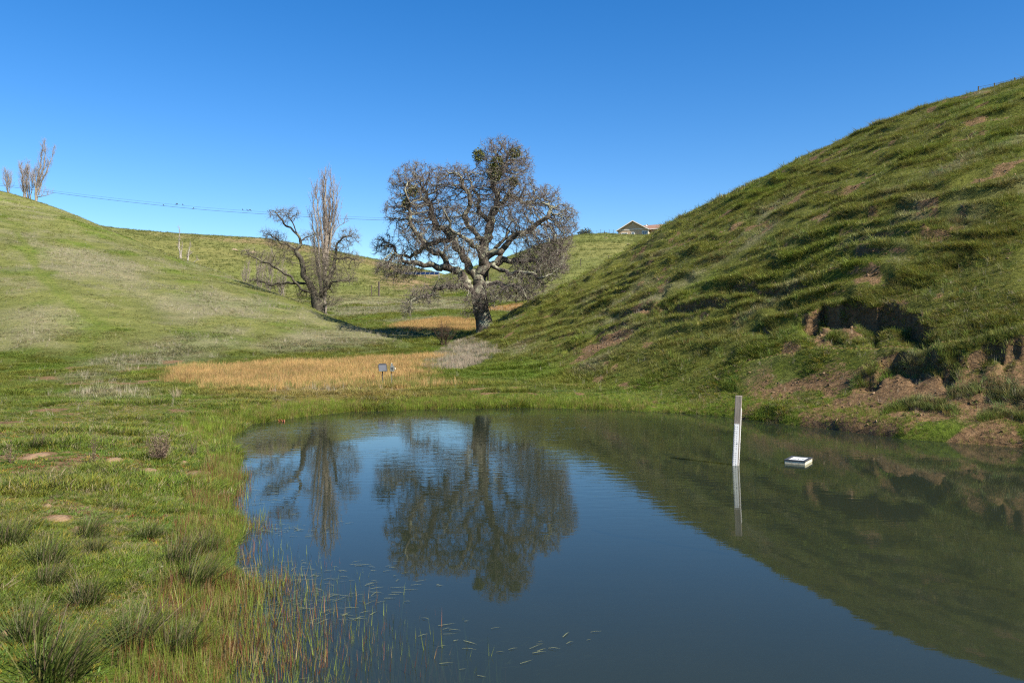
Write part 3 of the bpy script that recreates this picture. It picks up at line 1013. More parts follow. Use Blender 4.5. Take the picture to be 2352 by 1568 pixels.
def grass():
    # short turf of the meadow, denser near by
    for nm, n, r0, r1, h0, h1, lb in (('meadow_grass', 125000, 2.0, 9.0, 0.022, 0.06, 'short green meadow grass on the near left bank of the pond'),
                                      ('meadow_grass', 150000, 9.0, 24.0, 0.035, 0.10, 'green meadow grass around the middle and far shore of the pond'),
                                      ('hillside_grass', 200000, 22.0, 48.0, 0.045, 0.14, 'green grass on the lower hillsides and meadow beyond the pond'),
                                      ('hillside_grass', 110000, 48.0, 112.0, 0.08, 0.2, 'green grass on the upper hillsides and valley floor'),
                                      ('far_hill_grass', 70000, 112.0, 250.0, 0.16, 0.42, 'pasture grass on the two distant hills behind the trees')):
        am = 50 if r0 < 5 else (44 if r0 < 20 else 40)
        S = sample(n, r0, r1, -am, am)
        n1 = fbm(S[0] * 0.8, S[1] * 0.8, 111, 3)
        keep = (S[3]['sdf'] < 0.03) & (rng.uniform(0, 1, n) > S[4]['dirt'] * 0.97) & (rng.uniform(0, 1, n) < 0.45 + 1.1 * smooth(0.3, 0.6, n1)) & (S[5] < 2.6)
        X, Y, z, C, M, sl = pickm(keep, *S)
        n1 = n1[keep]
        h = (h0 + (h1 - h0) * smooth(0.35, 0.7, n1) * rng.uniform(0.5, 1.3, len(X))) * (1 + 0.4 * M['lush'] * smooth(8, 15, Y)) * (1 - 0.5 * M['dirt'])
        c = tint_of(M, (n1 - 0.5) * 3, 0.16)
        if r0 > 100:
            c = np.array([0.165, 0.18, 0.05]) * (0.6 + 0.8 * n1[:, None]) * (1 + 0.2 * rng.standard_normal((len(X), 1)))
        flat = (1 - M['onR']) * (1 - M['onL'])
        h = h * (1 - 0.45 * M['onL'])
        h = h * (1 + M['onR'] * (0.65 * C['terr'] - 0.28))
        rs = (M['onR'] * C['riser'] * smooth(0.3, 0.6, n1))[:, None]
        c = c * (1 - 0.45 * rs) + np.array([0.16, 0.115, 0.05]) * 0.45 * rs
        tp = (M['onR'] * C['terr'])[:, None]
        c = c * (1 + 0.22 * tp)
        if r0 < 20:
            pn = fbm(X * 0.9 + 60, Y * 0.9, 113, 4)
            u = rng.uniform(0, 1, len(X))
            worn = smooth(0.46, 0.62, pn) * flat
            h = h * (1 - 0.55 * worn)
            c = np.where((u < 0.10 + 0.30 * worn)[:, None], np.array([0.27, 0.22, 0.12]) * (0.7 + 0.6 * rng.uniform(0, 1, (len(X), 1))), c)
            c = np.where(((u > 0.9 - 0.12 * worn))[:, None], np.array([0.25, 0.21, 0.03]), c)
            c = np.where(((u > 0.5) & (u < 0.62))[:, None], np.array([0.08, 0.12, 0.025]), c)
            sc3 = np.stack([h * 1.7, h * 1.7, h], 1) * rng.uniform(0.8, 1.25, (len(X), 3))
        else:
            sc3 = np.stack([h * 1.7, h * 1.7, h], 1) * rng.uniform(0.8, 1.25, (len(X), 3))
        scatter(nm, 'turf', np.stack([X, Y, z], 1), sc3, c, lb)
    # clumps: bigger tufts on the right hill and scattered on the left
    S = sample(44000, 13.0, 62.0, -10, 37.5)
    n1 = fbm(S[0] * 0.7 + 7, S[1] * 0.7, 121, 3)
    keep = (S[4]['onR'] > 0.3) & (rng.uniform(0, 1, len(n1)) < smooth(0.48, 0.66, n1)) & (rng.uniform(0, 1, len(n1)) > S[4]['dirt'] * 0.8)
    X, Y, z, C, M, sl = pickm(keep, *S)
    scatter('hillside_tussock_grass', 'clump', np.stack([X, Y, z], 1), rng.uniform(0.08, 0.26, len(X)) * (1 - 0.4 * smooth(35, 55, Y)), tint_of(M, rng.uniform(-1, 0.6, len(X)), 0.25) * 0.95, 'longer tufts of grass on the right hillside')
    # turf hanging over the edges of the slips
    EX, EY = [], []
    for pt, re, D, w, lo, hi in SCARPS:
        n = int(60 + 420 * D.max())
        p = rng.uniform(lo, hi, n)
        rr_ = np.interp(p, pt, re) + rng.normal(0.02, 0.10, n)
        EX.append(rr_ * np.sin(np.radians(p)))
        EY.append(rr_ * np.cos(np.radians(p)))
    EX, EY = np.concatenate(EX), np.concatenate(EY)
    z, C = H(EX, EY, True, True)
    M = masks(EX, EY, C, np.zeros(len(EX)))
    scatter('slip_edge_grass', 'clump', np.stack([EX, EY, z], 1), rng.uniform(0.06, 0.18, len(EX)), tint_of(M, rng.uniform(-1, 0.8, len(EX)), 0.25), 'tufts of turf hanging over the edges of the eroded slips', 0.35)
    # dry straw stalks
    S = sample(150000, 14.0, 100.0, power=1.2, steep=False)
    n1 = fbm(S[0] * 0.6 + 17, S[1] * 0.6, 131, 3)
    u = rng.uniform(0, 1, len(n1))
    keep = (u < S[4]['dry'] * 0.6 * smooth(0.3, 0.55, n1) + 0.20 * S[4]['onR'] + 0.02) & (S[3]['sdf'] < -0.6)
    X, Y, z, C, M, sl = pickm(keep, *S)
    c = np.array([0.36, 0.31, 0.22]) * (1 + 0.2 * rng.standard_normal((len(X), 1)))
    scatter('dry_straw', 'stalk', np.stack([X, Y, z], 1), rng.uniform(0.12, 0.42, len(X)) * (0.8 + 0.4 * M['dry']) * (1 - 0.35 * M['onR']), np.clip(c, 0.1, 0.55), 'pale dry straw stalks standing on the hillsides', 0.2)
    # tall dry grass of the mound at the foot of the right hill
    a = np.array(MOUND)
    Xm = rng.uniform(a[:, 0].min() - 1, a[:, 0].max() + 1, 60000)
    Ym = rng.uniform(a[:, 1].min() - 1, a[:, 1].max() + 1, 60000)
    k = poly_sdf(Xm, Ym, MOUND) > -0.4
    Xm, Ym = Xm[k][:2200], Ym[k][:2200]
    c = np.array([0.35, 0.28, 0.20]) * (1 + 0.25 * rng.standard_normal((len(Xm), 1)))
    c[rng.uniform(0, 1, len(Xm)) < 0.2] = (0.13, 0.15, 0.035)
    scatter('dry_grass_mound', 'sedge', np.stack([Xm, Ym, H(Xm, Ym)], 1), rng.uniform(0.10, 0.32, len(Xm)), np.clip(c, 0.1, 0.55), 'bank of tall grey-tan dry grass at the foot of the right hill')
    # orange sedge bed
    S = sample(170000, 25.0, 70.0, -28, 6, steep=False)
    keep = (rng.uniform(0, 1, len(S[0])) < S[4]['orange'] ** 1.3 * 0.95) & (S[4]['onR'] < 0.6)
    X, Y, z, C, M, sl = pickm(keep, *S)
    mixv = fbm(X * 0.6, Y * 0.6, 141, 3)[:, None]
    c = np.array([0.44, 0.285, 0.11]) * (0.65 + 0.65 * mixv) * (1 + 0.16 * rng.standard_normal((len(X), 1)))
    gsel = rng.uniform(0, 1, len(X)) < 0.12 + 0.5 * smooth(0.6, 0.3, M['orange'])
    c[gsel] = np.array([0.16, 0.19, 0.04])
    scatter('orange_sedge', 'sedge', np.stack([X, Y, z], 1), rng.uniform(0.18, 0.38, len(X)), np.clip(c, 0.02, 0.6), 'bed of orange-brown sedge beyond the far shore')
    # shore rushes: a green fringe all round, reddish stems in the shallows at the near left
    S = sample(200000, 3.4, 24.0, steep=False)
    d = -S[3]['sdf']
    u = rng.uniform(0, 1, len(d))
    n1 = fbm(S[0] * 1.3, S[1] * 1.3, 151, 3)
    left = smooth(1.5, -0.5, S[0] - 0.0)
    wide = 0.45 + 1.0 * smooth(9, 17, S[1])
    keep = (d > -0.12) & (d < wide) & (u < smooth(1.0, 0.15, d / wide) * (0.25 + smooth(0.35, 0.6, n1)))
    keep &= (d > -0.06) | (u < 0.35)
    X, Y, z, C, M, sl = pickm(keep, *S)
    c = np.array([0.15, 0.20, 0.022]) * (1 + 0.25 * rng.standard_normal((len(X), 1)))
    c = np.where((rng.uniform(0, 1, len(X)) < 0.22)[:, None], np.array([0.24, 0.17, 0.06]), c)
    scatter('shore_rushes', 'sedge', np.stack([X, Y, np.maximum(z, -0.15)], 1), rng.uniform(0.08, 0.22, len(X)) * (1 - 0.5 * smooth(2.0, 5.5, X)) * (0.55 + 0.45 * smooth(7, 14, Y)), np.clip(c, 0.015, 0.5), 'fringe of green rushes along the waterline')
    S = sample(75000, 3.6, 12.0, -30, 20, steep=False)
    sd_ = S[3]['sdf']
    u = rng.uniform(0, 1, len(sd_))
    reach = 0.35 + 1.5 * smooth(8.5, 4.2, S[1])
    n1 = fbm(S[0] * 1.7, S[1] * 1.7, 153, 3)
    keep = (sd_ > -0.45) & (u < 0.55 * smooth(reach, -0.1, sd_) ** 1.6 * (0.3 + 1.2 * smooth(0.4, 0.6, n1))) & (S[0] < 1.8)
    X, Y, z, C, M, sl = pickm(keep, *S)
    t = rng.uniform(0, 1, len(X))[:, None]
    c = np.where(t < 0.5, np.array([0.15, 0.19, 0.03]), np.where(t < 0.8, np.array([0.17, 0.07, 0.032]), np.array([0.22, 0.17, 0.07])))
    c = c * (1 + 0.25 * rng.standard_normal((len(X), 1)))
    dep = np.maximum(-z, 0)
    scatter('shallow_water_rushes', 'rush', np.stack([X, Y, z], 1), rng.uniform(0.06, 0.20, len(X)) + dep, np.clip(c, 0.02, 0.5), 'thin reddish and green rush stems rising from the shallows at lower left', 0.14)
    # leaves lying on the water
    S = sample(110000, 3.8, 17.5, -27, 22, steep=False)
    sd_ = S[3]['sdf']
    n1 = fbm(S[0] * 0.9 + 3, S[1] * 1.5, 161, 3)
    u = rng.uniform(0, 1, len(sd_))
    reach = 0.9 + 1.5 * smooth(9, 4.5, S[1])
    keep = (sd_ > 0.03) & (u < 0.75 * smooth(reach, 0.0, sd_) * smooth(0.40, 0.60, n1)) & (S[0] < 2.0)
    X, Y, z, C, M, sl = pickm(keep, *S)
    n = len(X)
    V, F = [], []
    ang = rng.normal(0.25, 0.45, n)
    ln = rng.uniform(0.03, 0.12, n) * 0.5
    wd = rng.uniform(0.0010, 0.0020, n) * (1 + Y / 14)
    dx, dy = np.cos(ang), np.sin(ang)
    sub_ = rng.uniform(0, 1, n) < 0.72
    zz = np.where(sub_, rng.uniform(-0.13, -0.012, n), rng.uniform(0.003, 0.005, n))
    arch = np.where(sub_, 0.0, rng.uniform(0, 0.006, n))
    P0 = np.stack([X - dx * ln, Y - dy * ln, zz], 1)
    P1 = np.stack([X, Y, zz + arch], 1)
    P2 = np.stack([X + dx * ln, Y + dy * ln, zz], 1)
    W = np.stack([-dy * wd, dx * wd, np.zeros(n)], 1)
    V = np.stack([P0 - W, P0 + W, P1 - W, P1 + W, P2], 1).reshape(-1, 3)
    b = np.arange(n)[:, None] * 5
    F = np.concatenate([b + [0, 1, 3], b + [0, 3, 2], b + [2, 3, 4]])
    lm = simple_mat('floating_leaf', (0.17, 0.18, 0.075), 0.5, 0.5, 4)
    tag(link('floating_leaves', fast_mesh('floating_leaves', V, F), lm), 'thin pale grass leaves floating on the pond at lower left', 'leaves', kind='stuff')
    # low broad leaves in the near meadow
    S = sample(30000, 2.8, 16.0, -37, -2, steep=False)
    n1 = fbm(S[0] * 1.2 + 30, S[1] * 1.2, 171, 3)
    keep = (S[3]['sdf'] < -0.4) & (rng.uniform(0, 1, len(n1)) < 0.2 + smooth(0.45, 0.65, n1)) & (S[4]['dirt'] < 0.8)
    X, Y, z, C, M, sl = pickm(keep, *S)
    t = rng.uniform(0, 1, len(X))[:, None]
    c = np.where(t < 0.72, np.array([0.10, 0.16, 0.025]), np.where(t < 0.93, np.array([0.26, 0.20, 0.03]), np.array([0.22, 0.06, 0.03])))
    scatter('meadow_herbs', 'mat', np.stack([X, Y, z], 1), rng.uniform(0.03, 0.08, len(X)), np.clip(c * (1 + 0.2 * rng.standard_normal((len(X), 1))), 0.01, 0.5), 'low broad-leaved herbs among the near meadow grass')

    # clods of soil on the bare slopes of the right bank
    S = sample(60000, 12.5, 40.0, 2, 37.5)
    keep = rng.uniform(0, 1, len(S[0])) < 0.55 * S[4]['dirt'] ** 1.5 * (S[3]['sdf'] < -0.1) * (S[4]['onR'] + (S[0] > 4.5) > 0.3)
    X, Y, z, C, M, sl = pickm(keep, *S)
    c = np.array([0.21, 0.135, 0.07]) * (0.5 + 0.9 * rng.uniform(0, 1, (len(X), 1)))
    scatter('soil_clods', 'clod', np.stack([X, Y, z], 1), 0.010 + 0.04 * rng.uniform(0, 1, len(X)) ** 4, c, 'loose crumbs and clods of brown soil on the eroded bank', 0.6, cat='soil')


def clod_source():
    col = bpy.data.collections.new('clod')
    for i in range(4):
        g = np.random.default_rng(400 + i)
        V = np.array([[0, 0, 1], [0, 0, -1]] + [[math.cos(a + .5 * k), math.sin(a + .5 * k), zq] for k, zq in ((0, 0.45), (1, -0.45)) for a in np.arange(5) * 1.2566], float)
        V *= g.uniform(0.65, 1.2, (len(V), 1))
        V[:, 2] *= 0.7
        F = [[0, 2 + k, 2 + (k + 1) % 5] for k in range(5)] + [[1, 7 + (k + 1) % 5, 7 + k] for k in range(5)] + [[2 + k, 7 + k, 2 + (k + 1) % 5] for k in range(5)] + [[2 + (k + 1) % 5, 7 + k, 7 + (k + 1) % 5] for k in range(5)]
        me = fast_mesh('clod', V, F, False)
        me.materials.append(MAT['blade'])
        col.objects.link(bpy.data.objects.new('clod_%d' % i, me))
    SRC['clod'] = (col, 4)


clod_source()
grass()


# ------------------------------------------------------------------ bare trees
def poly_limb(pts, step, rg, wob):
    """resample a limb's course and make it crooked"""
    P = np.array(pts, float)
    seg = np.linalg.norm(np.diff(P, axis=0), axis=1)
    t = np.concatenate([[0], np.cumsum(seg)])
    n = max(2, int(t[-1] / step))
    q = np.linspace(0, t[-1], n + 1)
    Q = np.stack([np.interp(q, t, P[:, k]) for k in range(3)], 1)
    ph = rg.uniform(0, 6.28, (3, 2))
    for k in range(3):
        env = np.minimum(1, q / 0.6)
        Q[:, k] += env * wob * (np.sin(q * 3.1 + ph[k, 0]) * 0.6 + np.sin(q * 6.7 + ph[k, 1]) * 0.4)
    return Q


def grow_tree(limbs, attractors, step, infl, kill, iters, jit, seed, trop=(0, 0, 0.0)):
    """limbs: (course, parent limb index or -1). Branches grow towards the points of the crown."""
    rg = np.random.default_rng(seed)
    pos, par, lid = [], [], []
    for li, (crs, pl, wob) in enumerate(limbs):
        Q = poly_limb(crs, step, rg, wob)
        if pl >= 0:
            cand = [i for i in range(len(pos)) if lid[i] == pl]
            j = min(cand, key=lambda i: np.sum((pos[i] - Q[0]) ** 2))
            prev, start = j, 1
            if np.linalg.norm(pos[j] - Q[1]) < 1e-4:
                start = 2
        else:
            pos.append(Q[0]); par.append(-1); lid.append(li)
            prev, start = len(pos) - 1, 1
        for k in range(start, len(Q)):
            pos.append(Q[k]); par.append(prev); lid.append(li)
            prev = len(pos) - 1
    A = np.asarray(attractors, float)
    N = np.array(pos)
    nman = len(N)
    near = np.zeros(len(A), int)
    dist = np.full(len(A), 1e9)
    for c in range(0, len(A), 1500):
        d = np.linalg.norm(A[c:c + 1500, None, :] - N[None, :, :], axis=2)
        near[c:c + 1500] = d.argmin(1)
        dist[c:c + 1500] = d.min(1)
    trop = np.array(trop)
    for it in range(iters):
        k = dist < kill
        A, near, dist = A[~k], near[~k], dist[~k]
        act = dist < infl
        if not act.any():
            break
        ids = near[act]
        dirs = A[act] - N[ids]
        dirs /= np.linalg.norm(dirs, axis=1, keepdims=True)
        u, inv = np.unique(ids, return_inverse=True)
        S = np.zeros((len(u), 3))
        np.add.at(S, inv, dirs)
        S /= np.linalg.norm(S, axis=1, keepdims=True) + 1e-9
        S = S + rg.normal(0, jit, S.shape) + trop
        S /= np.linalg.norm(S, axis=1, keepdims=True) + 1e-9
        new = N[u] + S * step
        base = len(N)
        N = np.concatenate([N, new])
        par += u.tolist()
        lid += [lid[i] for i in u]
        for c in range(0, len(A), 3000):
            d = np.linalg.norm(A[c:c + 3000, None, :] - new[None, :, :], axis=2)
            m = d.argmin(1)
            dm = d[np.arange(len(d)), m]
            b = dm < dist[c:c + 3000]
            near[c:c + 3000] = np.where(b, base + m, near[c:c + 3000])
            dist[c:c + 3000] = np.where(b, dm, dist[c:c + 3000])
    return N, np.array(par), np.array(lid), nman


def radii(par, tip, p):
    n = len(par)
    acc = np.zeros(n)
    r = np.zeros(n)
    for i in range(n - 1, -1, -1):
        r[i] = (acc[i]) ** (1 / p) if acc[i] > 0 else tip
        if par[i] >= 0:
            acc[par[i]] += r[i] ** p
    return r


def twig_mesh(B, D, Ln, R, bend, rg):
    """many short tapering two-joint twigs as one mesh"""
    n = len(B)
    D = D / (np.linalg.norm(D, axis=1, keepdims=True) + 1e-9)
    a = np.cross(D, rg.normal(0, 1, (n, 3)))
    a /= np.linalg.norm(a, axis=1, keepdims=True) + 1e-9
    b = np.cross(D, a)
    mid = B + D * (Ln * 0.5)[:, None]
    tipp = mid + (D + a * bend * rg.uniform(-1, 1, (n, 1)) + b * bend * rg.uniform(-1, 1, (n, 1))) * (Ln * 0.5)[:, None]
    V = []
    for c, f in ((B, 1.0), (mid, 0.75)):
        for k in range(3):
            an = k * 2.0944
            V.append(c + (a * math.cos(an) + b * math.sin(an)) * (R * f)[:, None])
    V.append(tipp)
    V = np.stack(V, 1).reshape(-1, 3)
    o = np.arange(n)[:, None] * 7
    F = []
    for k in range(3):
        j = (k + 1) % 3
        F += [o + [k, j, 3 + j], o + [k, 3 + j, 3 + k], o + [3 + k, 3 + j, 6]]
    return V, np.concatenate(F)


def tree_parts(root, N, par, lid, r, barkmat, twigmat, rg, twigs_per=3, twig_len=(0.18, 0.5), twig_r=0.004, thin=0.03, trunk_limb=0, names=('trunk', 'limb'), sub=0.6, up=0.25, twig_sub=0.0):
    n = len(par)
    child = [[] for _ in range(n)]
    for i in range(n):
        if par[i] >= 0:
            child[par[i]].append(i)
    main = np.full(n, -1)
    for i in range(n):
        if child[i]:
            same = [c for c in child[i] if lid[c] == lid[i]]
            if same:
                main[i] = max(same, key=lambda c: r[c])
    starts = [i for i in range(n) if par[i] < 0] + [c for i in range(n) for c in child[i] if c != main[i]]
    mbs = {}
    for s in starts:
        ch = [s]
        while main[ch[-1]] >= 0:
            ch.append(main[ch[-1]])
        P = [N[c] for c in ch]
        R = [r[c] for c in ch]
        if par[s] >= 0:
            P = [N[par[s]]] + P
            R = [min(r[par[s]] * 0.9, R[0] * 1.25)] + R
        if len(P) < 2:
            continue
        P, R = np.array(P), np.array(R)
        L = lid[s]
        mb = mbs.setdefault(L, MB())
        # thick part with many sides, thin part with few
        k = np.argmax(R < 0.05) if (R < 0.05).any() else len(R)
        if k > 1:
            mb.tube(P[:k + 1], R[:k + 1], 9 if R[0] > 0.2 else 6, False)
        if k < len(R) - 1 or k <= 1:
            k0 = max(k, 0) if k > 1 else 0
            if len(P) - k0 >= 2:
                mb.tube(P[k0:], R[k0:], 3 if R[k0] < 0.025 else 4, False)
    objs = {}
    for L, mb in sorted(mbs.items()):
        nm = names[0] if L == trunk_limb else names[1]
        objs[L] = mb.build(nm, barkmat, root, True)
    # twigs
    cand = np.where((r < thin) & (par >= 0))[0]
    B = np.repeat(cand, twigs_per)
    D0 = N[B] - N[par[B]]
    D0 /= np.linalg.norm(D0, axis=1, keepdims=True) + 1e-9
    D = D0 * 0.7 + rg.normal(0, sub, D0.shape) + np.array([0, 0, up])
    Ln = rg.uniform(twig_len[0], twig_len[1], len(B))
    t = rg.uniform(0, 1, (len(B), 1))
    P = N[par[B]] * (1 - t) + N[B] * t
    Rr = np.full(len(B), twig_r)
    DD = D / np.linalg.norm(D, axis=1, keepdims=True)
    # side shoots on the twigs
    q = rg.uniform(0, 1, len(B)) < twig_sub
    P2 = P[q] + DD[q] * (Ln[q] * 0.5)[:, None]
    D2 = DD[q] * 0.6 + rg.normal(0, 0.6, DD[q].shape)
    li = np.concatenate([lid[B], lid[B][q]])
    P, D, Ln, Rr = np.concatenate([P, P2]), np.concatenate([DD, D2]), np.concatenate([Ln, Ln[q] * 0.6]), np.concatenate([Rr, Rr[q] * 0.8])
    for L in np.unique(li):
        m = li == L
        V, F = twig_mesh(P[m], D[m], Ln[m], Rr[m], 0.5, rg)
        tw = link('twigs', fast_mesh('twigs', V, F), twigmat, objs.get(L, root))
        tw['kind'] = 'stuff'
    return objs


def lobes_points(lobes, f, base, sc, n_total, rg, shell=0.35):
    """points in the crown: lobes as (cx, cy, rx, ry, depth offset m, depth radius m, weight)"""
    w = np.array([l[6] * l[2] * l[3] for l in lobes], float)
    w /= w.sum()
    out = []
    for l, wi in zip(lobes, w):
        n = int(n_total * wi)
        v = rg.normal(0, 1, (n, 3))
        v /= np.linalg.norm(v, axis=1, keepdims=True)
        rad = (shell + (1 - shell) * rg.uniform(0, 1, n)) ** 0.6
        v *= rad[:, None]
        x = (l[0] - base[0]) * sc + v[:, 0] * l[2] * sc
        z = (base[1] - l[1]) * sc + v[:, 2] * l[3] * sc
        y = l[4] + v[:, 1] * l[5]
        out.append(np.stack([x, y, z], 1))
    return np.concatenate(out)


def course(pts, base, sc, depth):
    """limb course from photo readings, with a depth offset that runs from d0 to d1"""
    n = len(pts)
    return [((x - base[0]) * sc, depth[0] + (depth[1] - depth[0]) * i / (n - 1), (base[1] - y) * sc) for i, (x, y) in enumerate(pts)]


def leaf_ball(center, rad, n, rg, size=0.06):
    v = rg.normal(0, 1, (n, 3))
    v /= np.linalg.norm(v, axis=1, keepdims=True)
    P = v * (rg.uniform(0.15, 1, (n, 1)) ** 0.6) * np.array(rad) + np.array(center)
    P += 0.2 * np.mean(rad) * rg.normal(0, 1, (n, 3)) * (rg.uniform(0, 1, (n, 1)) < 0.25)
    d = rg.normal(0, 1, (n, 3)) + v
    d /= np.linalg.norm(d, axis=1, keepdims=True)
    s = np.cross(d, rg.normal(0, 1, (n, 3)))
    s /= np.linalg.norm(s, axis=1, keepdims=True)
    L = size * rg.uniform(0.6, 1.4, (n, 1))
    V = np.stack([P, P + d * L * 0.5 + s * L * 0.25, P + d * L, P + d * L * 0.5 - s * L * 0.25], 1).reshape(-1, 3)
    o = np.arange(n)[:, None] * 4
    return V, np.concatenate([o + [0, 1, 2], o + [0, 2, 3]])


def build_oak():
    rg = np.random.default_rng(5)
    b, sc = (935, 1425), 0.00901
    Yo = 50.0
    X0 = U(350 + 935 / 1.742 / 4.0) * Yo
    loc = (X0, Yo, Hs(X0, Yo) - 0.05)
    root = thing('oak_tree', 'huge bare gnarled oak with lichened limbs at the foot of the right hill', 'tree', loc)
    c = lambda pts, d: course(pts, b, sc, d)
    limbs = [
        (c([(945, 1432), (925, 1340), (905, 1240), (890, 1150), (905, 1080)], (0, 0)), -1, 0.03),
        (c([(880, 1165), (815, 1090), (750, 1025), (690, 990), (600, 985), (520, 985), (455, 955), (380, 960), (320, 900)], (0, -1.4)), 0, 0.12),
        (c([(900, 1090), (860, 1010), (800, 960), (770, 870), (700, 760), (620, 700), (550, 620), (545, 540), (500, 430)], (0, 1.5)), 0, 0.14),
        (c([(905, 1085), (930, 950), (935, 850), (960, 740), (1000, 620), (1020, 520), (1010, 400), (1050, 280)], (0, 0.3)), 0, 0.14),
        (c([(938, 930), (1050, 870), (1150, 780), (1250, 740), (1370, 660), (1390, 560)], (0, -1.2)), 3, 0.14),
        (c([(925, 1010), (1050, 930), (1120, 945), (1230, 920), (1330, 930), (1450, 900)], (0, 1.5)), 3, 0.13),
        (c([(895, 1130), (1000, 1100), (1100, 1120), (1200, 1150), (1230, 1220)], (0, -2.0)), 0, 0.12),
        (c([(885, 1160), (760, 1110), (660, 1130), (560, 1185), (480, 1215), (430, 1290)], (0, -2.2)), 0, 0.13),
        (c([(705, 765), (620, 790), (500, 820), (400, 900), (330, 880), (230, 800)], (1.2, 2.2)), 2, 0.14),
        (c([(945, 800), (860, 760), (800, 640), (850, 520), (780, 420)], (0, -1.6)), 3, 0.14),
        (c([(975, 680), (900, 590), (880, 480), (830, 330)], (0, 1.8)), 3, 0.13),
        (c([(1010, 570), (1110, 470), (1200, 500), (1300, 520)], (0, 1.6)), 3, 0.13),
        (c([(690, 990), (640, 900), (560, 870), (470, 760), (440, 620), (430, 500)], (-0.3, -2.4)), 1, 0.14),
        (c([(1060, 870), (1000, 1000), (1100, 1030), (1250, 1050), (1350, 1080)], (0, -2.2)), 4, 0.13),
        (c([(925, 980), (900, 870), (850, 820), (760, 800), (680, 650)], (0, -2.6)), 3, 0.14),
        (c([(930, 960), (980, 880), (1080, 760), (1120, 640)], (0, 2.8)), 3, 0.14),
    ]
    lobes = [(1060, 230, 200, 165, 0.3, 2.2, 1.1), (1060, 410, 250, 150, 0, 2.8, 1.0), (1190, 260, 110, 120, .3, 1.5, .8), (470, 400, 225, 165, 0.5, 2.4, 1.0), (740, 380, 150, 110, -0.8, 2.2, 1.0), (410, 600, 190, 150, 0, 2.4, 0.9),
             (215, 820, 105, 95, 1.6, 1.6, 0.9), (340, 1010, 175, 105, -0.8, 2.0, 1.0), (540, 780, 240, 160, 0, 3.2, 0.8), (1310, 500, 180, 110, 0.4, 2.2, 1.0), (1490, 670, 120, 140, 0, 2.0, 1.2),
             (1350, 800, 230, 140, 0, 3.0, 1.0), (1330, 980, 220, 130, -0.3, 2.8, 1.0), (1160, 1140, 160, 110, -1.2, 1.8, 1.4), (540, 1190, 140, 80, -1.6, 1.2, 1.0), (420, 1280, 60, 80, -2.0, 0.8, 1.0), (1010, 1190, 110, 80, -1.4, 1.0, 1.3), (720, 1120, 130, 70, -1.4, 1.4, 0.8), (1270, 1120, 110, 90, -1.0, 1.6, 1.1), (1420, 880, 130, 130, 0, 2.0, 1.0),
             (880, 640, 240, 230, 0, 3.4, 0.45), (620, 560, 170, 140, 0.5, 2.6, 0.8), (1150, 620, 200, 140, 0, 3.0, 0.8), (910, 1220, 120, 85, -0.7, 1.0, 1.8), (770, 900, 200, 120, -1.4, 2.0, 0.4), (820, 1300, 60, 50, -.8, .6, .6)]
    A = lobes_points(lobes, None, b, sc, 17500, rg, 0.08)
    N, par, lid, nman = grow_tree(limbs, A, 0.15, 1.7, 0.18, 90, 0.38, 3, (0, 0, -0.04))
    N = N + rg.normal(0, 0.02, N.shape) * (np.arange(len(N)) > 10)[:, None]
    r = radii(par, 0.011, 2.2)
    t0 = np.arange(int(np.argmax(lid != 0)))
    h = N[t0, 2]
    rmax = max(r[t0[0]], 0.01)
    scl = 0.5 / rmax
    r = r * np.where(r > 0.05, 1 + (scl - 1) * np.clip((r - 0.05) / (rmax - 0.05), 0, 1), 1)
    r[t0] = np.maximum(r[t0], 0.38) + 0.16 * np.exp(-np.maximum(h, 0) / 0.35)
    for li, r0 in enumerate((0, .27, .26, .33, .2, .2, .15, .16, .15, .15, .14, .13, .16, .13, .15, .14)):
        ids = np.where(lid[:nman] == li)[0]
        if li and len(ids):
            tt = np.linspace(0, 1, len(ids))
            r[ids] = np.maximum(r[ids], r0 * (1 - tt) ** 0.7 + 0.03) * (1 + 0.10 * np.sin(np.arange(len(ids)) * 1.7 + li))
    objs = tree_parts(root, N, par, lid, r, MAT['oakbark'], MAT['oaktwig'], rg, 4, (0.14, 0.40), 0.0055, 0.035, sub=0.8, up=0.12, twig_sub=0.5)
    # hanging lichen on the lower limbs
    low = np.where((r > 0.02) & (r < 0.16) & (N[:, 2] < 6.0))[0]
    sel = rg.choice(low, min(1500, len(low)), replace=False)
    V, F = twig_mesh(N[sel], np.tile([0, 0, -1.0], (len(sel), 1)) + rg.normal(0, 0.2, (len(sel), 3)), rg.uniform(0.1, 0.42, len(sel)), rg.uniform(0.008, 0.02, len(sel)), 0.4, rg)
    hl = link('hanging_lichen', fast_mesh('hanging_lichen', V, F), MAT['moss'], root)
    hl['kind'] = 'stuff'
    for cx, cy, rx, rz, dy, n in ((1010, 350, 0.42, 0.55, -1.0, 1500), (900, 230, 0.38, 0.38, -0.8, 700), (1145, 210, 0.36, 0.3, -0.6, 500), (1140, 410, 0.3, 0.26, -0.8, 600), (445, 475, 0.34, 0.34, -0.8, 700), (400, 565, 0.28, 0.42, -0.8, 700), (1030, 270, .36, .25, -.9, 500)):
        V, F = leaf_ball(((cx - b[0]) * sc, dy, (b[1] - cy) * sc), (rx, rx, rz), n, rg, 0.11)
        m = link('mistletoe_clump', fast_mesh('mistletoe_clump', V, F), MAT['mistletoe'], root)
        m['kind'] = 'stuff'
    return len(N), float(r.max())


print('oak', build_oak())


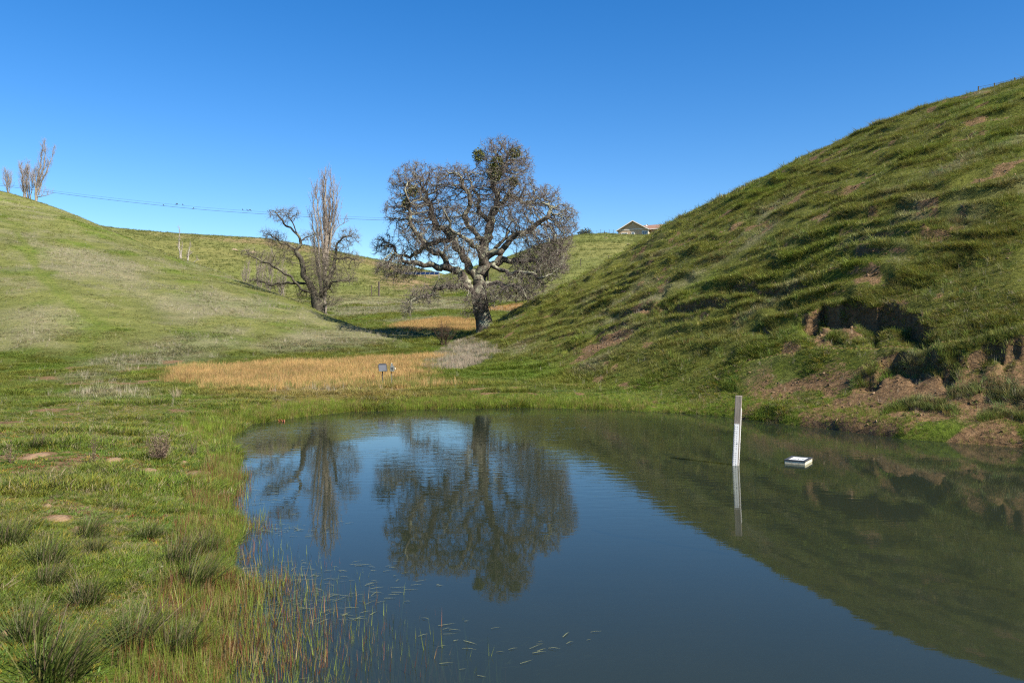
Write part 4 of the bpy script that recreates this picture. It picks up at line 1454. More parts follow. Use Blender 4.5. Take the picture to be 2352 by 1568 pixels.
def build_gnarled():
    rg = np.random.default_rng(15)
    b, sc, Yo = (840, 1430), 0.00897, 63.0
    X0 = U(225 + 840 / 2.24 / 4.0) * Yo
    root = thing('gnarled_tree', 'bare crooked tree with spreading dark limbs in front of the tall poplar', 'tree', (X0, Yo, Hs(X0, Yo) - 0.15))
    c = lambda pts, d: course(pts, b, sc, d)
    limbs = [
        (c([(845, 1450), (830, 1350), (805, 1260)], (0, 0)), -1, 0.03),
        (c([(810, 1270), (765, 1185), (715, 1100), (700, 1000), (655, 890), (690, 810), (660, 740), (610, 690), (540, 640), (490, 560), (430, 530)], (0, -0.6)), 0, 0.09),
        (c([(800, 1265), (690, 1210), (640, 1150), (580, 1090), (500, 1040), (420, 1000), (340, 960), (240, 905)], (0, -1.6)), 0, 0.1),
        (c([(760, 1180), (690, 1165), (600, 1150), (480, 1165), (350, 1165), (240, 1125)], (0, 1.4)), 1, 0.1),
        (c([(655, 880), (560, 830), (480, 780), (400, 750), (320, 690)], (-0.3, 1.0)), 1, 0.1),
        (c([(830, 1330), (900, 1230), (960, 1170), (1050, 1150), (1150, 1140)], (0, -1.2)), 0, 0.1),
        (c([(830, 1300), (900, 1190), (930, 1080), (990, 950), (1100, 930), (1190, 940)], (0, 0.8)), 0, 0.1),
        (c([(960, 1010), (975, 900), (1010, 830), (1060, 760), (1170, 740)], (0.5, -0.6)), 6, 0.1),
        (c([(665, 740), (630, 640), (600, 600)], (-0.4, -1.0)), 1, 0.06),
        (c([(700, 1000), (620, 990), (615, 1080)], (-.2, -.8)), 1, 0.06),
        (c([(840, 1360), (930, 1350), (1000, 1360)], (0, -.8)), 0, 0.06),
        (c([(690, 800), (760, 740), (840, 700)], (-.3, .6)), 1, .08),
    ]
    lobes = [(520, 580, 110, 80, -0.4, 1.2, 0.8), (640, 560, 80, 60, -.8, 1, .7), (350, 720, 70, 60, 0.9, 0.9, 0.8), (450, 780, 120, 90, 0.4, 1.3, 0.7), (290, 920, 110, 60, -1.2, 1.0, 0.8), (430, 960, 110, 90, -.8, 1.2, .6),
             (260, 1140, 110, 50, 1.0, 1.0, 0.9), (430, 1180, 130, 60, .8, 1.2, .7), (560, 900, 120, 110, 0, 1.5, 0.5), (1110, 760, 110, 90, 0, 1.2, 0.8), (1120, 960, 120, 100, 0.4, 1.4, 0.7), (1110, 1130, 120, 70, -0.8, 1.2, 0.8),
             (870, 1130, 170, 210, 0, 1.4, 1.8), (1000, 880, 130, 120, .2, 1.2, .7), (830, 1000, 110, 150, 0, 1.2, 1.2), (980, 1330, 100, 60, -.5, 1.0, 0.8), (720, 1290, 110, 60, 0.4, 1.0, 0.8), (1000, 1050, 90, 120, 0, 1.2, .7), (760, 760, 90, 70, 0, 1, .6)]
    A = lobes_points(lobes, None, b, sc, 7500, rg, 0.12)
    N, par, lid, nman = grow_tree(limbs, A, 0.16, 1.7, 0.25, 70, 0.28, 9)
    r = radii(par, 0.010, 2.15)
    r *= 1 + 0.8 * np.clip(r / 0.15, 0, 1)
    r[:int(np.argmax(lid != 0))] *= 1.25
    objs = tree_parts(root, N, par, lid, r, MAT['greybark'], MAT['greytwig'], rg, 4, (0.2, 0.6), 0.0048, 0.03, sub=0.6, up=0.3, twig_sub=0.5)


build_gnarled()


def bare_poplar(name, label, loc, stems, half_w, n_br, seed, stem_r=0.1, barkm='popbark', twigm='poptwig', group=None, twig=(0.2, 0.5), br_len=(0.5, 1.4), tw_r=0.006, top_bias=0.2):
    """upright poplar: near-vertical stems with steep side shoots"""
    rg = np.random.default_rng(seed)
    root = thing(name, label, 'tree', loc, group=group)
    for si, (pts, r0) in enumerate(stems):
        Q = poly_limb(pts, 0.25, rg, 0.05)
        t = np.linspace(0, 1, len(Q))
        mb = MB()
        R = r0 * (1 - t) ** 0.8 + 0.008
        mb.tube(Q, R, 7, False)
        TB, TD = [], []
        nb = max(4, int(n_br * (len(Q) * 0.25) / 8))
        for k in range(nb):
            f = top_bias + (0.98 - top_bias) * rg.uniform(0, 1)
            i = int(f * (len(Q) - 1))
            p = Q[i]
            a = rg.uniform(0, 6.283)
            Lb = rg.uniform(*br_len) * (1.15 - 0.75 * f)
            m = 6
            s = np.linspace(0, 1, m)
            hw = Lb * half_w
            B = p + np.stack([np.cos(a) * hw * s ** 0.7, np.sin(a) * hw * s ** 0.7, Lb * (0.25 * s + 0.75 * s ** 1.3)], 1) + rg.normal(0, 0.02, (m, 3))
            mb.tube(B, np.linspace(max(0.012, 0.24 * R[i]), 0.006, m), 3, False)
            for q in range(1, m):
                for _ in range(3):
                    TB.append(B[q])
                    TD.append((B[q] - B[q - 1]) / np.linalg.norm(B[q] - B[q - 1]) * 0.9 + rg.normal(0, 0.38, 3) + np.array([0, 0, 0.5]))
        o = mb.build('trunk' if si == 0 else 'stem', MAT[barkm], root, True)
        if TB:
            TB, TD = np.array(TB), np.array(TD)
            V, F = twig_mesh(TB, TD, rg.uniform(*twig, len(TB)), np.full(len(TB), tw_r), 0.3, rg)
            tw = link('twigs', fast_mesh('twigs', V, F), MAT[twigm], o)
            tw['kind'] = 'stuff'
    return root


def build_poplars():
    b, sc, Yo = (880, 1430), 0.0094, 66.0
    X0 = U(225 + 880 / 2.24 / 4.0) * Yo
    c = lambda pts, d: course(pts, b, sc, d)
    stems = [(c([(885, 1440), (890, 1200), (895, 980), (905, 700), (898, 400), (900, 95)], (0, 0)), 0.22),
             (c([(890, 1100), (880, 760), (835, 450), (815, 235)], (0, -0.3)), 0.11), (c([(900, 900), (930, 680), (965, 400), (965, 200)], (0, 0.3)), 0.12),
             (c([(880, 1300), (825, 1000), (800, 760), (765, 480)], (0, 0.3)), 0.11), (c([(905, 960), (960, 660), (1000, 450), (1010, 250)], (0, -0.3)), 0.10),
             (c([(870, 1250), (850, 950), (840, 650), (790, 330)], (0, -0.5)), 0.10), (c([(885, 1300), (830, 1050), (825, 800), (830, 650)], (0, .6)), 0.09),
             (c([(895, 1000), (920, 700), (930, 400), (935, 130)], (0, 0.6)), 0.10), (c([(905, 980), (945, 720), (1020, 610), (1100, 570)], (0, .2)), 0.08), (c([(900, 800), (880, 550), (870, 300), (875, 150)], (0, .5)), .09)]
    bare_poplar('poplar_tree', 'tall columnar bare poplar rising behind the crooked tree, left of the oak', (X0, Yo, Hs(X0, Yo) - 0.2), stems, 0.48, 40, 31, br_len=(0.6, 2.1), twig=(0.2, 0.5), tw_r=0.0055, top_bias=0.3)
    # bare trees on the brow of the left hill
    s3 = 92 / FPX / 4 / 2.851

    def brow(px, py, Yd, stems_px, base, label, nm, seed, **kw):
        p = at(px, py, Yd)
        z = Hs(p[0], Yd)
        st = [([((x - base[0]) * s3, d * i / (len(q) - 1), (base[1] - y) * s3) for i, (x, y) in enumerate(q)], r0) for q, r0, d in stems_px]
        bare_poplar(nm, label, (p[0], Yd, z - 0.1), st, 0.55, kw.pop('n_br', 60) * 1.25, seed, group='bare trees on the brow of the left hill', tw_r=0.0035, twig=(0.2, 0.55), br_len=(0.5, 1.3), **kw)
    brow(36, 208, 91, [([(412, 820), (420, 600), (455, 400), (480, 120)], 0.13, 0.2), ([(425, 640), (500, 450), (530, 300), (522, 140)], 0.09, -0.3), ([(430, 680), (520, 480), (570, 340), (605, 180)], 0.08, 0.3), ([(440, 740), (480, 600), (540, 500), (590, 460)], 0.05, -0.3), ([(430, 760), (520, 745), (620, 720)], .04, -.2), ([(412, 800), (414, 650), (417, 485)], 0.10, -.4)],
         (412, 815), 'tallest bare poplar on the brow of the left hill', 'poplar_tree', 41, n_br=46)
    brow(27, 206.5, 92, [([(290, 785), (270, 600), (235, 360)], 0.07, 0.2), ([(300, 785), (290, 560), (270, 390)], 0.06, -0.2), ([(330, 785), (320, 560), (320, 350)], 0.07, 0.2), ([(345, 785), (360, 600), (350, 400)], 0.06, -0.2), ([(365, 790), (380, 600), (395, 430)], 0.05, 0.2), ([(310, 780), (300, 640), (300, 420)], .05, .4)],
         (325, 785), 'dense clump of bare poplar stems, middle of the trees on the left brow', 'poplar_thicket', 42, n_br=60)
    brow(8, 199, 93, [([(90, 690), (65, 560), (45, 410)], 0.05, 0.2), ([(95, 690), (100, 560), (110, 420)], 0.05, -0.2), ([(95, 690), (85, 600), (75, 450)], .04, .3), ([(100, 690), (125, 620), (135, 520)], .04, -.3)],
         (93, 688), 'small bare thicket at the far left edge of the left brow', 'poplar_thicket', 43, n_br=50)
    s4 = 78 / FPX / 4 / 2.851

    def snag(px, py, Yd, stems_px, base, label, seed, nb):
        p = at(px, py, Yd)
        st = [([((x - base[0]) * s4, 0, (base[1] - y) * s4) for x, y in q], r0) for q, r0 in stems_px]
        bare_poplar('dead_snag', label, (p[0], Yd, Hs(p[0], Yd) - 0.25), st, 0.4, nb, seed, barkm='deadwood', twigm='poptwig', group='dead snags on the left hill', br_len=(0.2, 0.6), twig=(0.1, 0.25), tw_r=0.004, top_bias=0.35)
    snag(180.5, 257, 76.5, [([(2063, 1375), (2050, 1220), (2045, 1100), (2060, 965)], 0.075), ([(2068, 1360), (2075, 1250), (2090, 1140)], 0.05)], (2063, 1365), 'thin tall grey dead snag on the far edge of the left hill', 51, 30)
    snag(188, 260, 76, [([(2138, 1395), (2140, 1280), (2145, 1190)], 0.09), ([(2140, 1290), (2155, 1220), (2155, 1140)], 0.05), ([(2140, 1330), (2125, 1305), (2118, 1298)], 0.04), ([(2145, 1290), (2175, 1260), (2200, 1240)], 0.03)], (2138, 1388), 'short broken dead trunk to the right of the thin snag', 52, 8)
    snag(192, 261, 75.5, [([(2180, 1400), (2195, 1355), (2230, 1330), (2280, 1318)], 0.045)], (2180, 1392), 'leaning dead bough low on the grass beside the broken trunk', 53, 4)
    # thin saplings behind the left spur
    s5 = 80 / FPX / 4 / 2.24
    for px, hpx, lab, sd in ((259, 36, 'slim bare sapling, farthest left behind the crooked tree', 61), (268, 42, 'middle slim bare sapling behind the crooked tree', 62), (281, 40, 'slim bare sapling nearest the crooked tree trunk', 63), (245, 20, 'faint little sapling left of the slim saplings', 64)):
        Yd = 82
        x = U(px) * Yd
        hh = (hpx + 12) * Yd / FPX
        st = [([(0, 0, 0), (0.1, 0, hh * 0.5), (0.25 + 0.1 * (sd % 3), 0, hh)], 0.05), ([(0, 0, 0.2), (-0.25, 0.2, hh * 0.5), (-0.3, 0.2, hh * 0.85)], 0.04), ([(0, 0, 0.2), (0.35, -0.2, hh * 0.4), (0.6, -0.2, hh * 0.75)], 0.035)]
        bare_poplar('bare_sapling', lab, (x, Yd, Hs(x, Yd) - 0.1), st, 0.3, 40, sd, group='bare saplings behind the left spur', tw_r=0.005, twig=(0.2, 0.5))


build_poplars()


# ------------------------------------------------------------------ paints and plastics
MAT['wood'] = simple_mat('weathered_grey_wood', (0.22, 0.19, 0.155), 0.85, 0.35, 6, bump=0.4, stretch=(14, 14, 1))
MAT['white'] = simple_mat('white_enamel', (0.84, 0.83, 0.78), 0.35, 0.05, 9, spec=0.5)
MAT['dull_white'] = simple_mat('weathered_white_plate', (0.5, 0.52, 0.5), 0.7, 0.2, 18)
MAT['black'] = simple_mat('black_paint', (0.02, 0.02, 0.022), 0.5, 0.2, 20)
MAT['foam'] = simple_mat('stained_foam', (0.55, 0.50, 0.36), 0.8, 0.35, 14, bump=0.3)
MAT['darkplastic'] = simple_mat('dark_grey_plastic', (0.05, 0.052, 0.056), 0.5, 0.15, 14, spec=0.4)
MAT['greypanel'] = simple_mat('dusty_panel_face', (0.11, 0.115, 0.125), 0.45, 0.12, 7, spec=0.4)
MAT['boxgrey'] = simple_mat('grey_green_box', (0.16, 0.17, 0.155), 0.55, 0.15, 20)
MAT['cream'] = simple_mat('cream_plastic', (0.72, 0.68, 0.5), 0.5, 0.1, 9)
MAT['stucco'] = simple_mat('tan_stucco', (0.43, 0.325, 0.215), 0.9, 0.08, 3)
MAT['roof'] = simple_mat('brown_roof_tiles', (0.23, 0.135, 0.095), 0.85, 0.3, 2.5, stretch=(1, 3, 3))
MAT['trim'] = simple_mat('pale_trim', (0.62, 0.60, 0.55), 0.6, 0.05, 5)
MAT['glass'] = simple_mat('dark_window_glass', (0.10, 0.13, 0.17), 0.1, 0.2, 2, spec=0.8)
MAT['pv'] = simple_mat('blue_solar_cells', (0.012, 0.016, 0.03), 0.3, 0.2, 3, spec=0.8)
MAT['steel'] = simple_mat('dull_steel', (0.30, 0.30, 0.30), 0.5, 0.15, 8, metal=0.6)
MAT['postwood'] = simple_mat('old_fence_wood', (0.085, 0.068, 0.05), 0.9, 0.35, 8, stretch=(8, 8, 1))
MAT['wire'] = simple_mat('wire_grey', (0.05, 0.05, 0.055), 0.6, 0.1, 8)
MAT['bird'] = simple_mat('dark_feathers', (0.025, 0.022, 0.022), 0.7, 0.3, 30)
MAT['earth'] = simple_mat('crumbly_earth', (0.20, 0.128, 0.07), 0.95, 0.4, 26, bump=0.8)
MAT['rock'] = simple_mat('tan_rock', (0.24, 0.18, 0.11), 0.9, 0.35, 1.2, bump=0.8)
MAT['evergreen'] = simple_mat('evergreen_leaves', (0.062, 0.062, 0.024), 0.6, 0.5, 1.5)
MAT['dock'] = simple_mat('reddish_dock_leaf', (0.22, 0.07, 0.03), 0.55, 0.6, 9)
MAT['plantleaf'] = leaf_material('plant_leaf', 'GEOMETRY', 0.25)

_glyph = {}


def glyph(ch):
    if ch not in _glyph:
        cu = bpy.data.curves.new('g', 'FONT')
        cu.body = ch
        cu.size = 1.0
        cu.resolution_u = 2
        o = bpy.data.objects.new('g', cu)
        me = o.to_mesh()
        me.calc_loop_triangles()
        V = np.array([v.co[:] for v in me.vertices]).reshape(-1, 3)
        F = np.array([t.vertices[:] for t in me.loop_triangles]).reshape(-1, 3)
        o.to_mesh_clear()
        bpy.data.objects.remove(o)
        bpy.data.curves.remove(cu)
        _glyph[ch] = (V, F)
    return _glyph[ch]


# ------------------------------------------------------------------ staff gauge and float in the pond
def staff_gauge():
    Yg = CAM_H / -T(464.6)
    root = thing('staff_gauge', 'leaning wooden post with white marked gauge plates standing in the pond', 'gauge', (U(735.5) * Yg, Yg, 0), math.radians(-21))
    root.rotation_euler = (0, math.radians(2.6), math.radians(-21))
    w = 0.088
    m = MB()
    m.box((0, 0, 0.985 / 2 - 0.6), (w, w, 0.985 + 1.2))
    post = m.build('post', MAT['wood'], root)
    bv = post.modifiers.new('worn_edges', 'BEVEL')
    bv.width = 0.004
    bv.segments = 2
    top = 0.590
    m = MB()
    m.box((-0.004, -w / 2 - 0.003, top / 2 - 0.2), (0.068, 0.005, top + 0.4))
    fp = m.build('front_plate', MAT['white'], root)
    m = MB()
    m.box((w / 2 + 0.003, -0.004, 0.81 / 2 - 0.2), (0.005, 0.066, 0.81 + 0.4))
    sp = m.build('side_plate', MAT['white'], root)
    # graduations: a stroke every hundredth and a figure every tenth of a foot
    ft = 0.3048
    for plate, lim, face in ((fp, top, 0), (sp, 0.81, 1)):
        mk = MB()

        def put(V, F):
            V = np.array(V)
            if face == 0:
                P = np.stack([V[:, 0] - 0.004, np.full(len(V), -w / 2 - 0.0067), V[:, 1]], 1)
            else:
                P = np.stack([np.full(len(V), w / 2 + 0.0067), V[:, 0] - 0.004, V[:, 1]], 1)
            mk.add(P, F)

        def rect(x0, x1, z0, z1):
            put([(x0, z0), (x1, z0), (x1, z1), (x0, z1)], [[0, 1, 2], [0, 2, 3]])
        k = -30
        while k * ft / 100 < lim - 0.012:
            z = k * ft / 100
            if z > -0.15 and k % 2 == 0:
                ln = 0.026 if k % 10 == 0 else (0.018 if k % 5 == 0 else 0.012)
                rect(-0.033, -0.033 + ln, z - 0.0011, z + 0.0011)
            if k % 10 == 0 and z > -0.1 and z < lim - 0.03:
                ch = str((k // 10) % 10)
                big = (k // 10) % 10 == 0
                s = 0.042 if big else 0.024
                gv, gf = glyph(ch if not big else str(3 + k // 100))
                put(np.stack([gv[:, 0] * s + 0.002, gv[:, 1] * s + z - 0.009], 1), gf)
            k += 1
        rect(-0.034, 0.034, lim - 0.006, lim - 0.004)
        mk.build('graduation_marks', MAT['black'], plate)['kind'] = 'stuff'
    for z in (0.08, 0.30, 0.52, 0.7):
        m = MB()
        m.tube([(w / 2 + 0.005, 0.018, z), (w / 2 + 0.012, 0.018, z)], 0.008, 8)
        m.build('bolt', MAT['black'], root)


staff_gauge()


def float_slab():
    c = at(798, 463.2, 11.55)
    root = thing('floating_platform', 'small square foam float with dark rim and white top plate on the pond', 'float', (c[0], c[1] - 0.02, 0), math.radians(-33))
    m = MB()
    m.box((0, 0, 0.0), (0.29, 0.43, 0.085))
    f = m.build('foam_block', MAT['foam'], root)
    bv = f.modifiers.new('worn', 'BEVEL')
    bv.width = 0.006
    bv.segments = 2
    for nm, cx, cy, dx, dy in (('rim', 0, -0.196, 0.298, 0.046), ('rim', 0, 0.196, 0.298, 0.046), ('rim', -0.128, 0, 0.042, 0.346), ('rim', 0.128, 0, 0.042, 0.346)):
        m = MB()
        m.box((cx, cy, 0.0505), (dx, dy, 0.016))
        m.build(nm, MAT['darkplastic'], root)
    m = MB()
    m.box((0, 0, 0.0475), (0.213, 0.345, 0.009))
    pl = m.build('top_plate', MAT['dull_white'], root)
    m = MB()
    for x0, y0, dx, dy in ((-0.05, -0.04, 0.05, 0.012), (0.015, -0.05, 0.012, 0.05), (0.05, -0.02, 0.05, 0.012), (-0.02, 0.03, 0.035, 0.01), (0.055, 0.045, 0.012, 0.05)):
        m.box((x0, y0, 0.0528), (dx, dy, 0.0012))
    m.build('dark_markings', MAT['black'], pl)['kind'] = 'stuff'


float_slab()


# ------------------------------------------------------------------ instruments on posts in the sedge
def instruments():
    p = ray(382.7, 386.5, detail=True)
    s = p[1] / FPX / 4 / 9.8            # metres per reading
    zt = Hs(p[0], p[1])

    def loc(cx, cy, bx):
        return ((cx - bx) * s, (1430 - cy) * s)
    root = thing('solar_panel_post', 'dark framed square solar panel on a thin post in the orange sedge', 'solar panel', (p[0], p[1], zt))
    m = MB()
    m.tube([(0, 0, -0.3), (0, 0, 0.25), (-0.01, 0, 470 * s)], [0.0125, 0.0125, 0.0125], 8)
    m.build('post', MAT['darkplastic'], root)
    m = MB()
    m.tube([(-0.008, 0, 450 * s), (-0.01, 0, 610 * s)], 0.0165, 8)
    m.build('sleeve', MAT['black'], root)
    out = [(605, 560), (650, 505), (905, 505), (935, 555), (975, 790), (960, 815), (660, 825), (640, 800)]
    inn = [(640, 570), (905, 560), (945, 770), (655, 800)]
    tilt = Matrix.Rotation(math.radians(-18), 3, 'X')
    zc = (1430 - 660) * s

    def face(poly, y0, y1, mat, nm, par_, bulge=0):
        mb = MB()
        q = [((x - 785) * s, (660 - y) * s) for x, y in poly][::-1]
        mb.prism(q, y0, y1, 1)
        V = np.concatenate(mb.V) @ np.array(tilt).T + np.array([0, -0.02, zc])
        return link(nm, fast_mesh(nm, V, np.concatenate(mb.F), False), mat, par_)
    fr = face(out, -0.004, 0.02, MAT['darkplastic'], 'frame', root)
    face(inn, -0.008, -0.005, MAT['greypanel'], 'panel_face', root)
    face([(650, 800), (960, 785), (962, 808), (655, 822)], -0.016, -0.0045, MAT['boxgrey'], 'lower_lip', root)
    face([(645, 545), (660, 530), (895, 528), (905, 548)], -0.0075, -0.0045, MAT['black'], 'handle_slot', root)

    b = 1147
    q = ray(350 + 0 + (1450 + 1147 / 9.8 - 1400) / 4, 386, detail=True)
    root = thing('sensor_box_post', 'grey slotted instrument box on a thin mottled post beside the solar panel', 'sensor', (q[0], q[1], Hs(q[0], q[1])))
    m = MB()
    m.tube([(0, 0, -0.3), (0, 0, 510 * s)], 0.0105, 8)
    m.build('post', MAT['boxgrey'], root)
    m = MB()
    m.tube([(0, 0, 495 * s), (0, 0, 640 * s)], 0.0125, 8)
    m.build('sleeve', MAT['black'], root)
    cx, cz = (1177 - b) * s, (1430 - 720) * s
    m = MB()
    m.box((cx, -0.035, cz), (150 * s, 0.06, 205 * s))
    bx = m.build('box', MAT['boxgrey'], root)
    bv = bx.modifiers.new('edge', 'BEVEL')
    bv.width = 0.004
    bv.segments = 2
    for yy, ww in ((685, 75), (720, 85), (765, 50)):
        m = MB()
        m.box((cx + 2 * s, -0.0662, (1430 - yy) * s), (ww * s, 0.004, 24 * s))
        m.build('slot', MAT['black'], bx)
    m = MB()
    m.box(((1150 - b) * s, -0.02, (1430 - 570) * s), (70 * s, 0.045, 95 * s))
    hd = m.build('sensor_head', MAT['boxgrey'], root)
    m = MB()
    m.tube([((1150 - b) * s, -0.02, (1430 - 522) * s), ((1150 - b) * s, -0.02, (1430 - 500) * s)], [0.014, 0.008], 8)
    m.build('cap', MAT['cream'], root)
    m = MB()
    m.tube([((1255 - b) * s, -0.03, (1430 - 715) * s), ((1275 - b) * s, -0.03, (1430 - 720) * s), ((1290 - b) * s, -0.03, (1430 - 725) * s), ((1318 - b) * s, -0.03, (1430 - 725) * s)], [0.006, 0.012, 0.021, 0.016], 10)
    m.build('knob', MAT['cream'], root, True)
    m = MB()
    m.tube([((1100 - b) * s, -0.03, (1430 - 790) * s), ((1088 - b) * s, -0.02, (1430 - 720) * s), ((1100 - b) * s, -0.02, (1430 - 640) * s), ((1125 - b) * s, -0.02, (1430 - 580) * s)], 0.006, 6)
    m.build('cable', MAT['black'], root, True)


instruments()


# ------------------------------------------------------------------ house on the middle hill
def house():
    Yh = 242.0
    s = Yh / FPX / 4 / 3.92
    rz = math.radians(-22)
    k = s / math.cos(rz)

    def zz(cy):
        return CAM_H + T((820 + cy / 3.92) / 4) * Yh
    x0 = U((2250 + 1107 / 3.92) / 4) * Yh
    zb = Hs(x0, Yh) - 0.6
    root = thing('house', 'tan stucco house with brown gabled roofs on the skyline above the right hill', 'house', (x0, Yh, zb), rz)
    hw = 4.6
    ze = zz(378) - zb
    za = zz(245) - zb
    D = 9.0
    m = MB()
    m.prism([(-hw, 0), (hw, 0), (hw, ze), (0, za - 0.12), (-hw, ze)], 0, D, 1)
    m.build('wall', MAT['stucco'], root)
    WX = 13.0
    m = MB()
    m.box((hw + WX / 2 - 0.01, 6.0, (ze + 0.1) / 2), (WX, 6.0, ze + 0.1))
    m.build('wall', MAT['stucco'], root)
    pitch = math.atan2(za - ze, hw)
    rf = None
    for sx in (-1, 1):
        L = (hw + 0.6) / math.cos(pitch)
        R = Matrix.Rotation(sx * pitch, 3, 'Y')
        m = MB()
        cxm = sx * (hw + 0.6) / 2
        m.box((cxm, D / 2 - 0.35, za - (hw + 0.6) / 2 * math.tan(pitch) + 0.06), (L, D + 0.9, 0.16), R)
        o = m.build('roof_slope', MAT['roof'], root)
        m = MB()
        m.box((cxm, -0.83, za - (hw + 0.6) / 2 * math.tan(pitch) - 0.02), (L, 0.05, 0.26), R)
        m.build('barge_board', MAT['trim'], root)
    # wing roof: ridge runs along the house
    wp = math.radians(24)
    half = 3.6
    for sy in (-1, 1):
        R = Matrix.Rotation(-sy * wp, 3, 'X')
        m = MB()
        m.box((hw + WX / 2 - 2.2, 6.0 + sy * half / 2, ze + 0.25 + half / 2 * math.tan(wp)), (WX + 4.6, half / math.cos(wp) + 0.1, 0.16), R)
        m.build('roof_slope', MAT['roof'], root)
    m = MB()
    m.box((hw + WX / 2, 6.0 - half - 0.05, ze + 0.2), (WX, 0.1, 0.2))
    m.build('gutter', MAT['trim'], root)
    m = MB()
    m.box((0, -0.05, ze + 0.02), (2 * hw - 0.5, 0.08, 0.2))
    m.build('trim_band', MAT['trim'], root)
    m = MB()
    m.tube([(hw + 0.08, -0.1, 0), (hw + 0.08, -0.1, ze)], 0.09, 6)
    m.build('downpipe', MAT['trim'], root)
    for a, b_, y0, y1, nm in ((930, 1025, 424, 500, 'window'), (1078, 1130, 418, 475, 'window'), (1235, 1325, 404, 520, 'patio_door')):
        xa, xb = (a - 1107) * k, (b_ - 1107) * k
        zt, zl = zz(y0) - zb, max(zz(y1) - zb, 0.3)
        w_ = MB()
        w_.box(((xa + xb) / 2, -0.03, (zt + zl) / 2), (xb - xa, 0.08, zt - zl))
        wo = w_.build(nm, MAT['trim'], root)
        n = 2 if b_ - a > 60 else 1
        for i in range(n):
            pw = (xb - xa - 0.3) / n
            pm = MB()
            pm.box((xa + 0.15 + pw * (i + 0.5), -0.075, (zt + zl) / 2), (pw - 0.12, 0.02, zt - zl - 0.34))
            pm.build('pane', MAT['glass'], wo)
    m = MB()
    m.box((0.05, -0.03, zz(280) - zb), (0.5, 0.08, 0.7))
    g = m.build('gable_vent', MAT['trim'], root)
    for i in range(4):
        m = MB()
        m.box((0.05, -0.08, zz(280) - zb - 0.22 + i * 0.15), (0.38, 0.02, 0.05))
        m.build('slat', MAT['greypanel'], g)
    # satellite dish on the eave
    m = MB()
    m.tube([(hw - 0.3, 0.2, ze + 0.4), (hw - 0.3, 0.1, ze + 0.95)], 0.03, 6)
    d = m.build('dish_arm', MAT['steel'], root)
    m = MB()
    an = np.linspace(0, 2 * math.pi, 13)[:-1]
    ring = [(hw - 0.3 + 0.32 * math.cos(a), -0.08, ze + 1.0 + 0.32 * math.sin(a)) for a in an]
    V = ring + [(hw - 0.3, 0.06, ze + 1.0)]
    F = [[i, (i + 1) % 12, 12] for i in range(12)] + [[(i + 1) % 12, i, 12] for i in range(0)]
    m.add(V, F)
    m.build('satellite_dish', MAT['white'], root, True)


house()


def wire_fence(name, label, posts, heights, rad, wires, group=None):
    root = thing(name, label, 'fence', (posts[0][0], posts[0][1], posts[0][2]))
    o = np.array(posts[0])
    for p, h in zip(posts, heights):
        q = np.array(p) - o
        m = MB()
        m.tube([q + (0, 0, -0.3), q + (random.uniform(-.04, .04), 0, h)], rad, 6)
        m.build('post', MAT['postwood'], root)
    for f in wires:
        m = MB()
        m.tube([np.array(p) - o + (0, 0, h * f) for p, h in zip(posts, heights)], 0.008, 4)
        m.build('wire', MAT['wire'], root)
    return root


def fences():
    # house fence on the skyline
    P, Hh = [], []
    for cx in (480, 540, 600, 660, 735, 800, 870, 1000, 1090, 1180):
        Yd = 234.5
        x = U((2250 + cx / 3.92) / 4) * Yd
        P.append((x, Yd, Hs(x, Yd)))
        Hh.append(1.35 if cx in (600, 735, 800, 1000) else 1.1)
    wire_fence('wire_fence', 'thin wire fence with dark posts on the skyline beside the tan house', P, Hh, 0.045, (0.45, 0.9))
    # fence along the crest of the right hill
    P, Hh = [], []
    for px, py in ((978, 88.5), (994.4, 83.8), (1015.2, 77.4), (1040, 70.5), (1066, 65)):
        Yd = 46.0
        x = U(px) * Yd
        z = Hs(x, Yd)
        P.append((x, Yd, z))
        Hh.append(max(CAM_H + T(py) * Yd - z, 0.6))
    wire_fence('wire_fence', 'wire fence on the crest of the right hill at the upper right corner', P, Hh, 0.035, (0.55, 0.92))
    # cross fence on the middle hill behind the oak
    P, Hh = [], []
    for i in range(12):
        x = -14 + i * 5.2
        Yd = 128 + 2.2 * i
        P.append((x, Yd, Hs(x, Yd)))
        Hh.append(1.3)
    wire_fence('wire_fence', 'post and wire fence crossing the slope behind the oak', P, Hh, 0.06, (0.5, 0.9))
    # braced wooden post in the valley left of the oak
    p = ray(378.8, 296, detail=True)
    root = thing('fence_brace', 'dark wooden corner post with a side brace in the valley left of the oak', 'post', (p[0], p[1], Hs(p[0], p[1])))
    m = MB()
    m.tube([(0, 0, -0.4), (0.02, 0, 2.0)], 0.13, 8)
    m.build('post', MAT['postwood'], root)
    m = MB()
    m.tube([(-1.0, 0, -0.2), (-0.98, 0, 1.5)], 0.06, 6)
    m.build('post', MAT['postwood'], root)
    m = MB()
    m.tube([(-1.0, 0, 0.2), (0, 0, 1.5)], 0.03, 5)
    m.build('brace', MAT['postwood'], root)


fences()


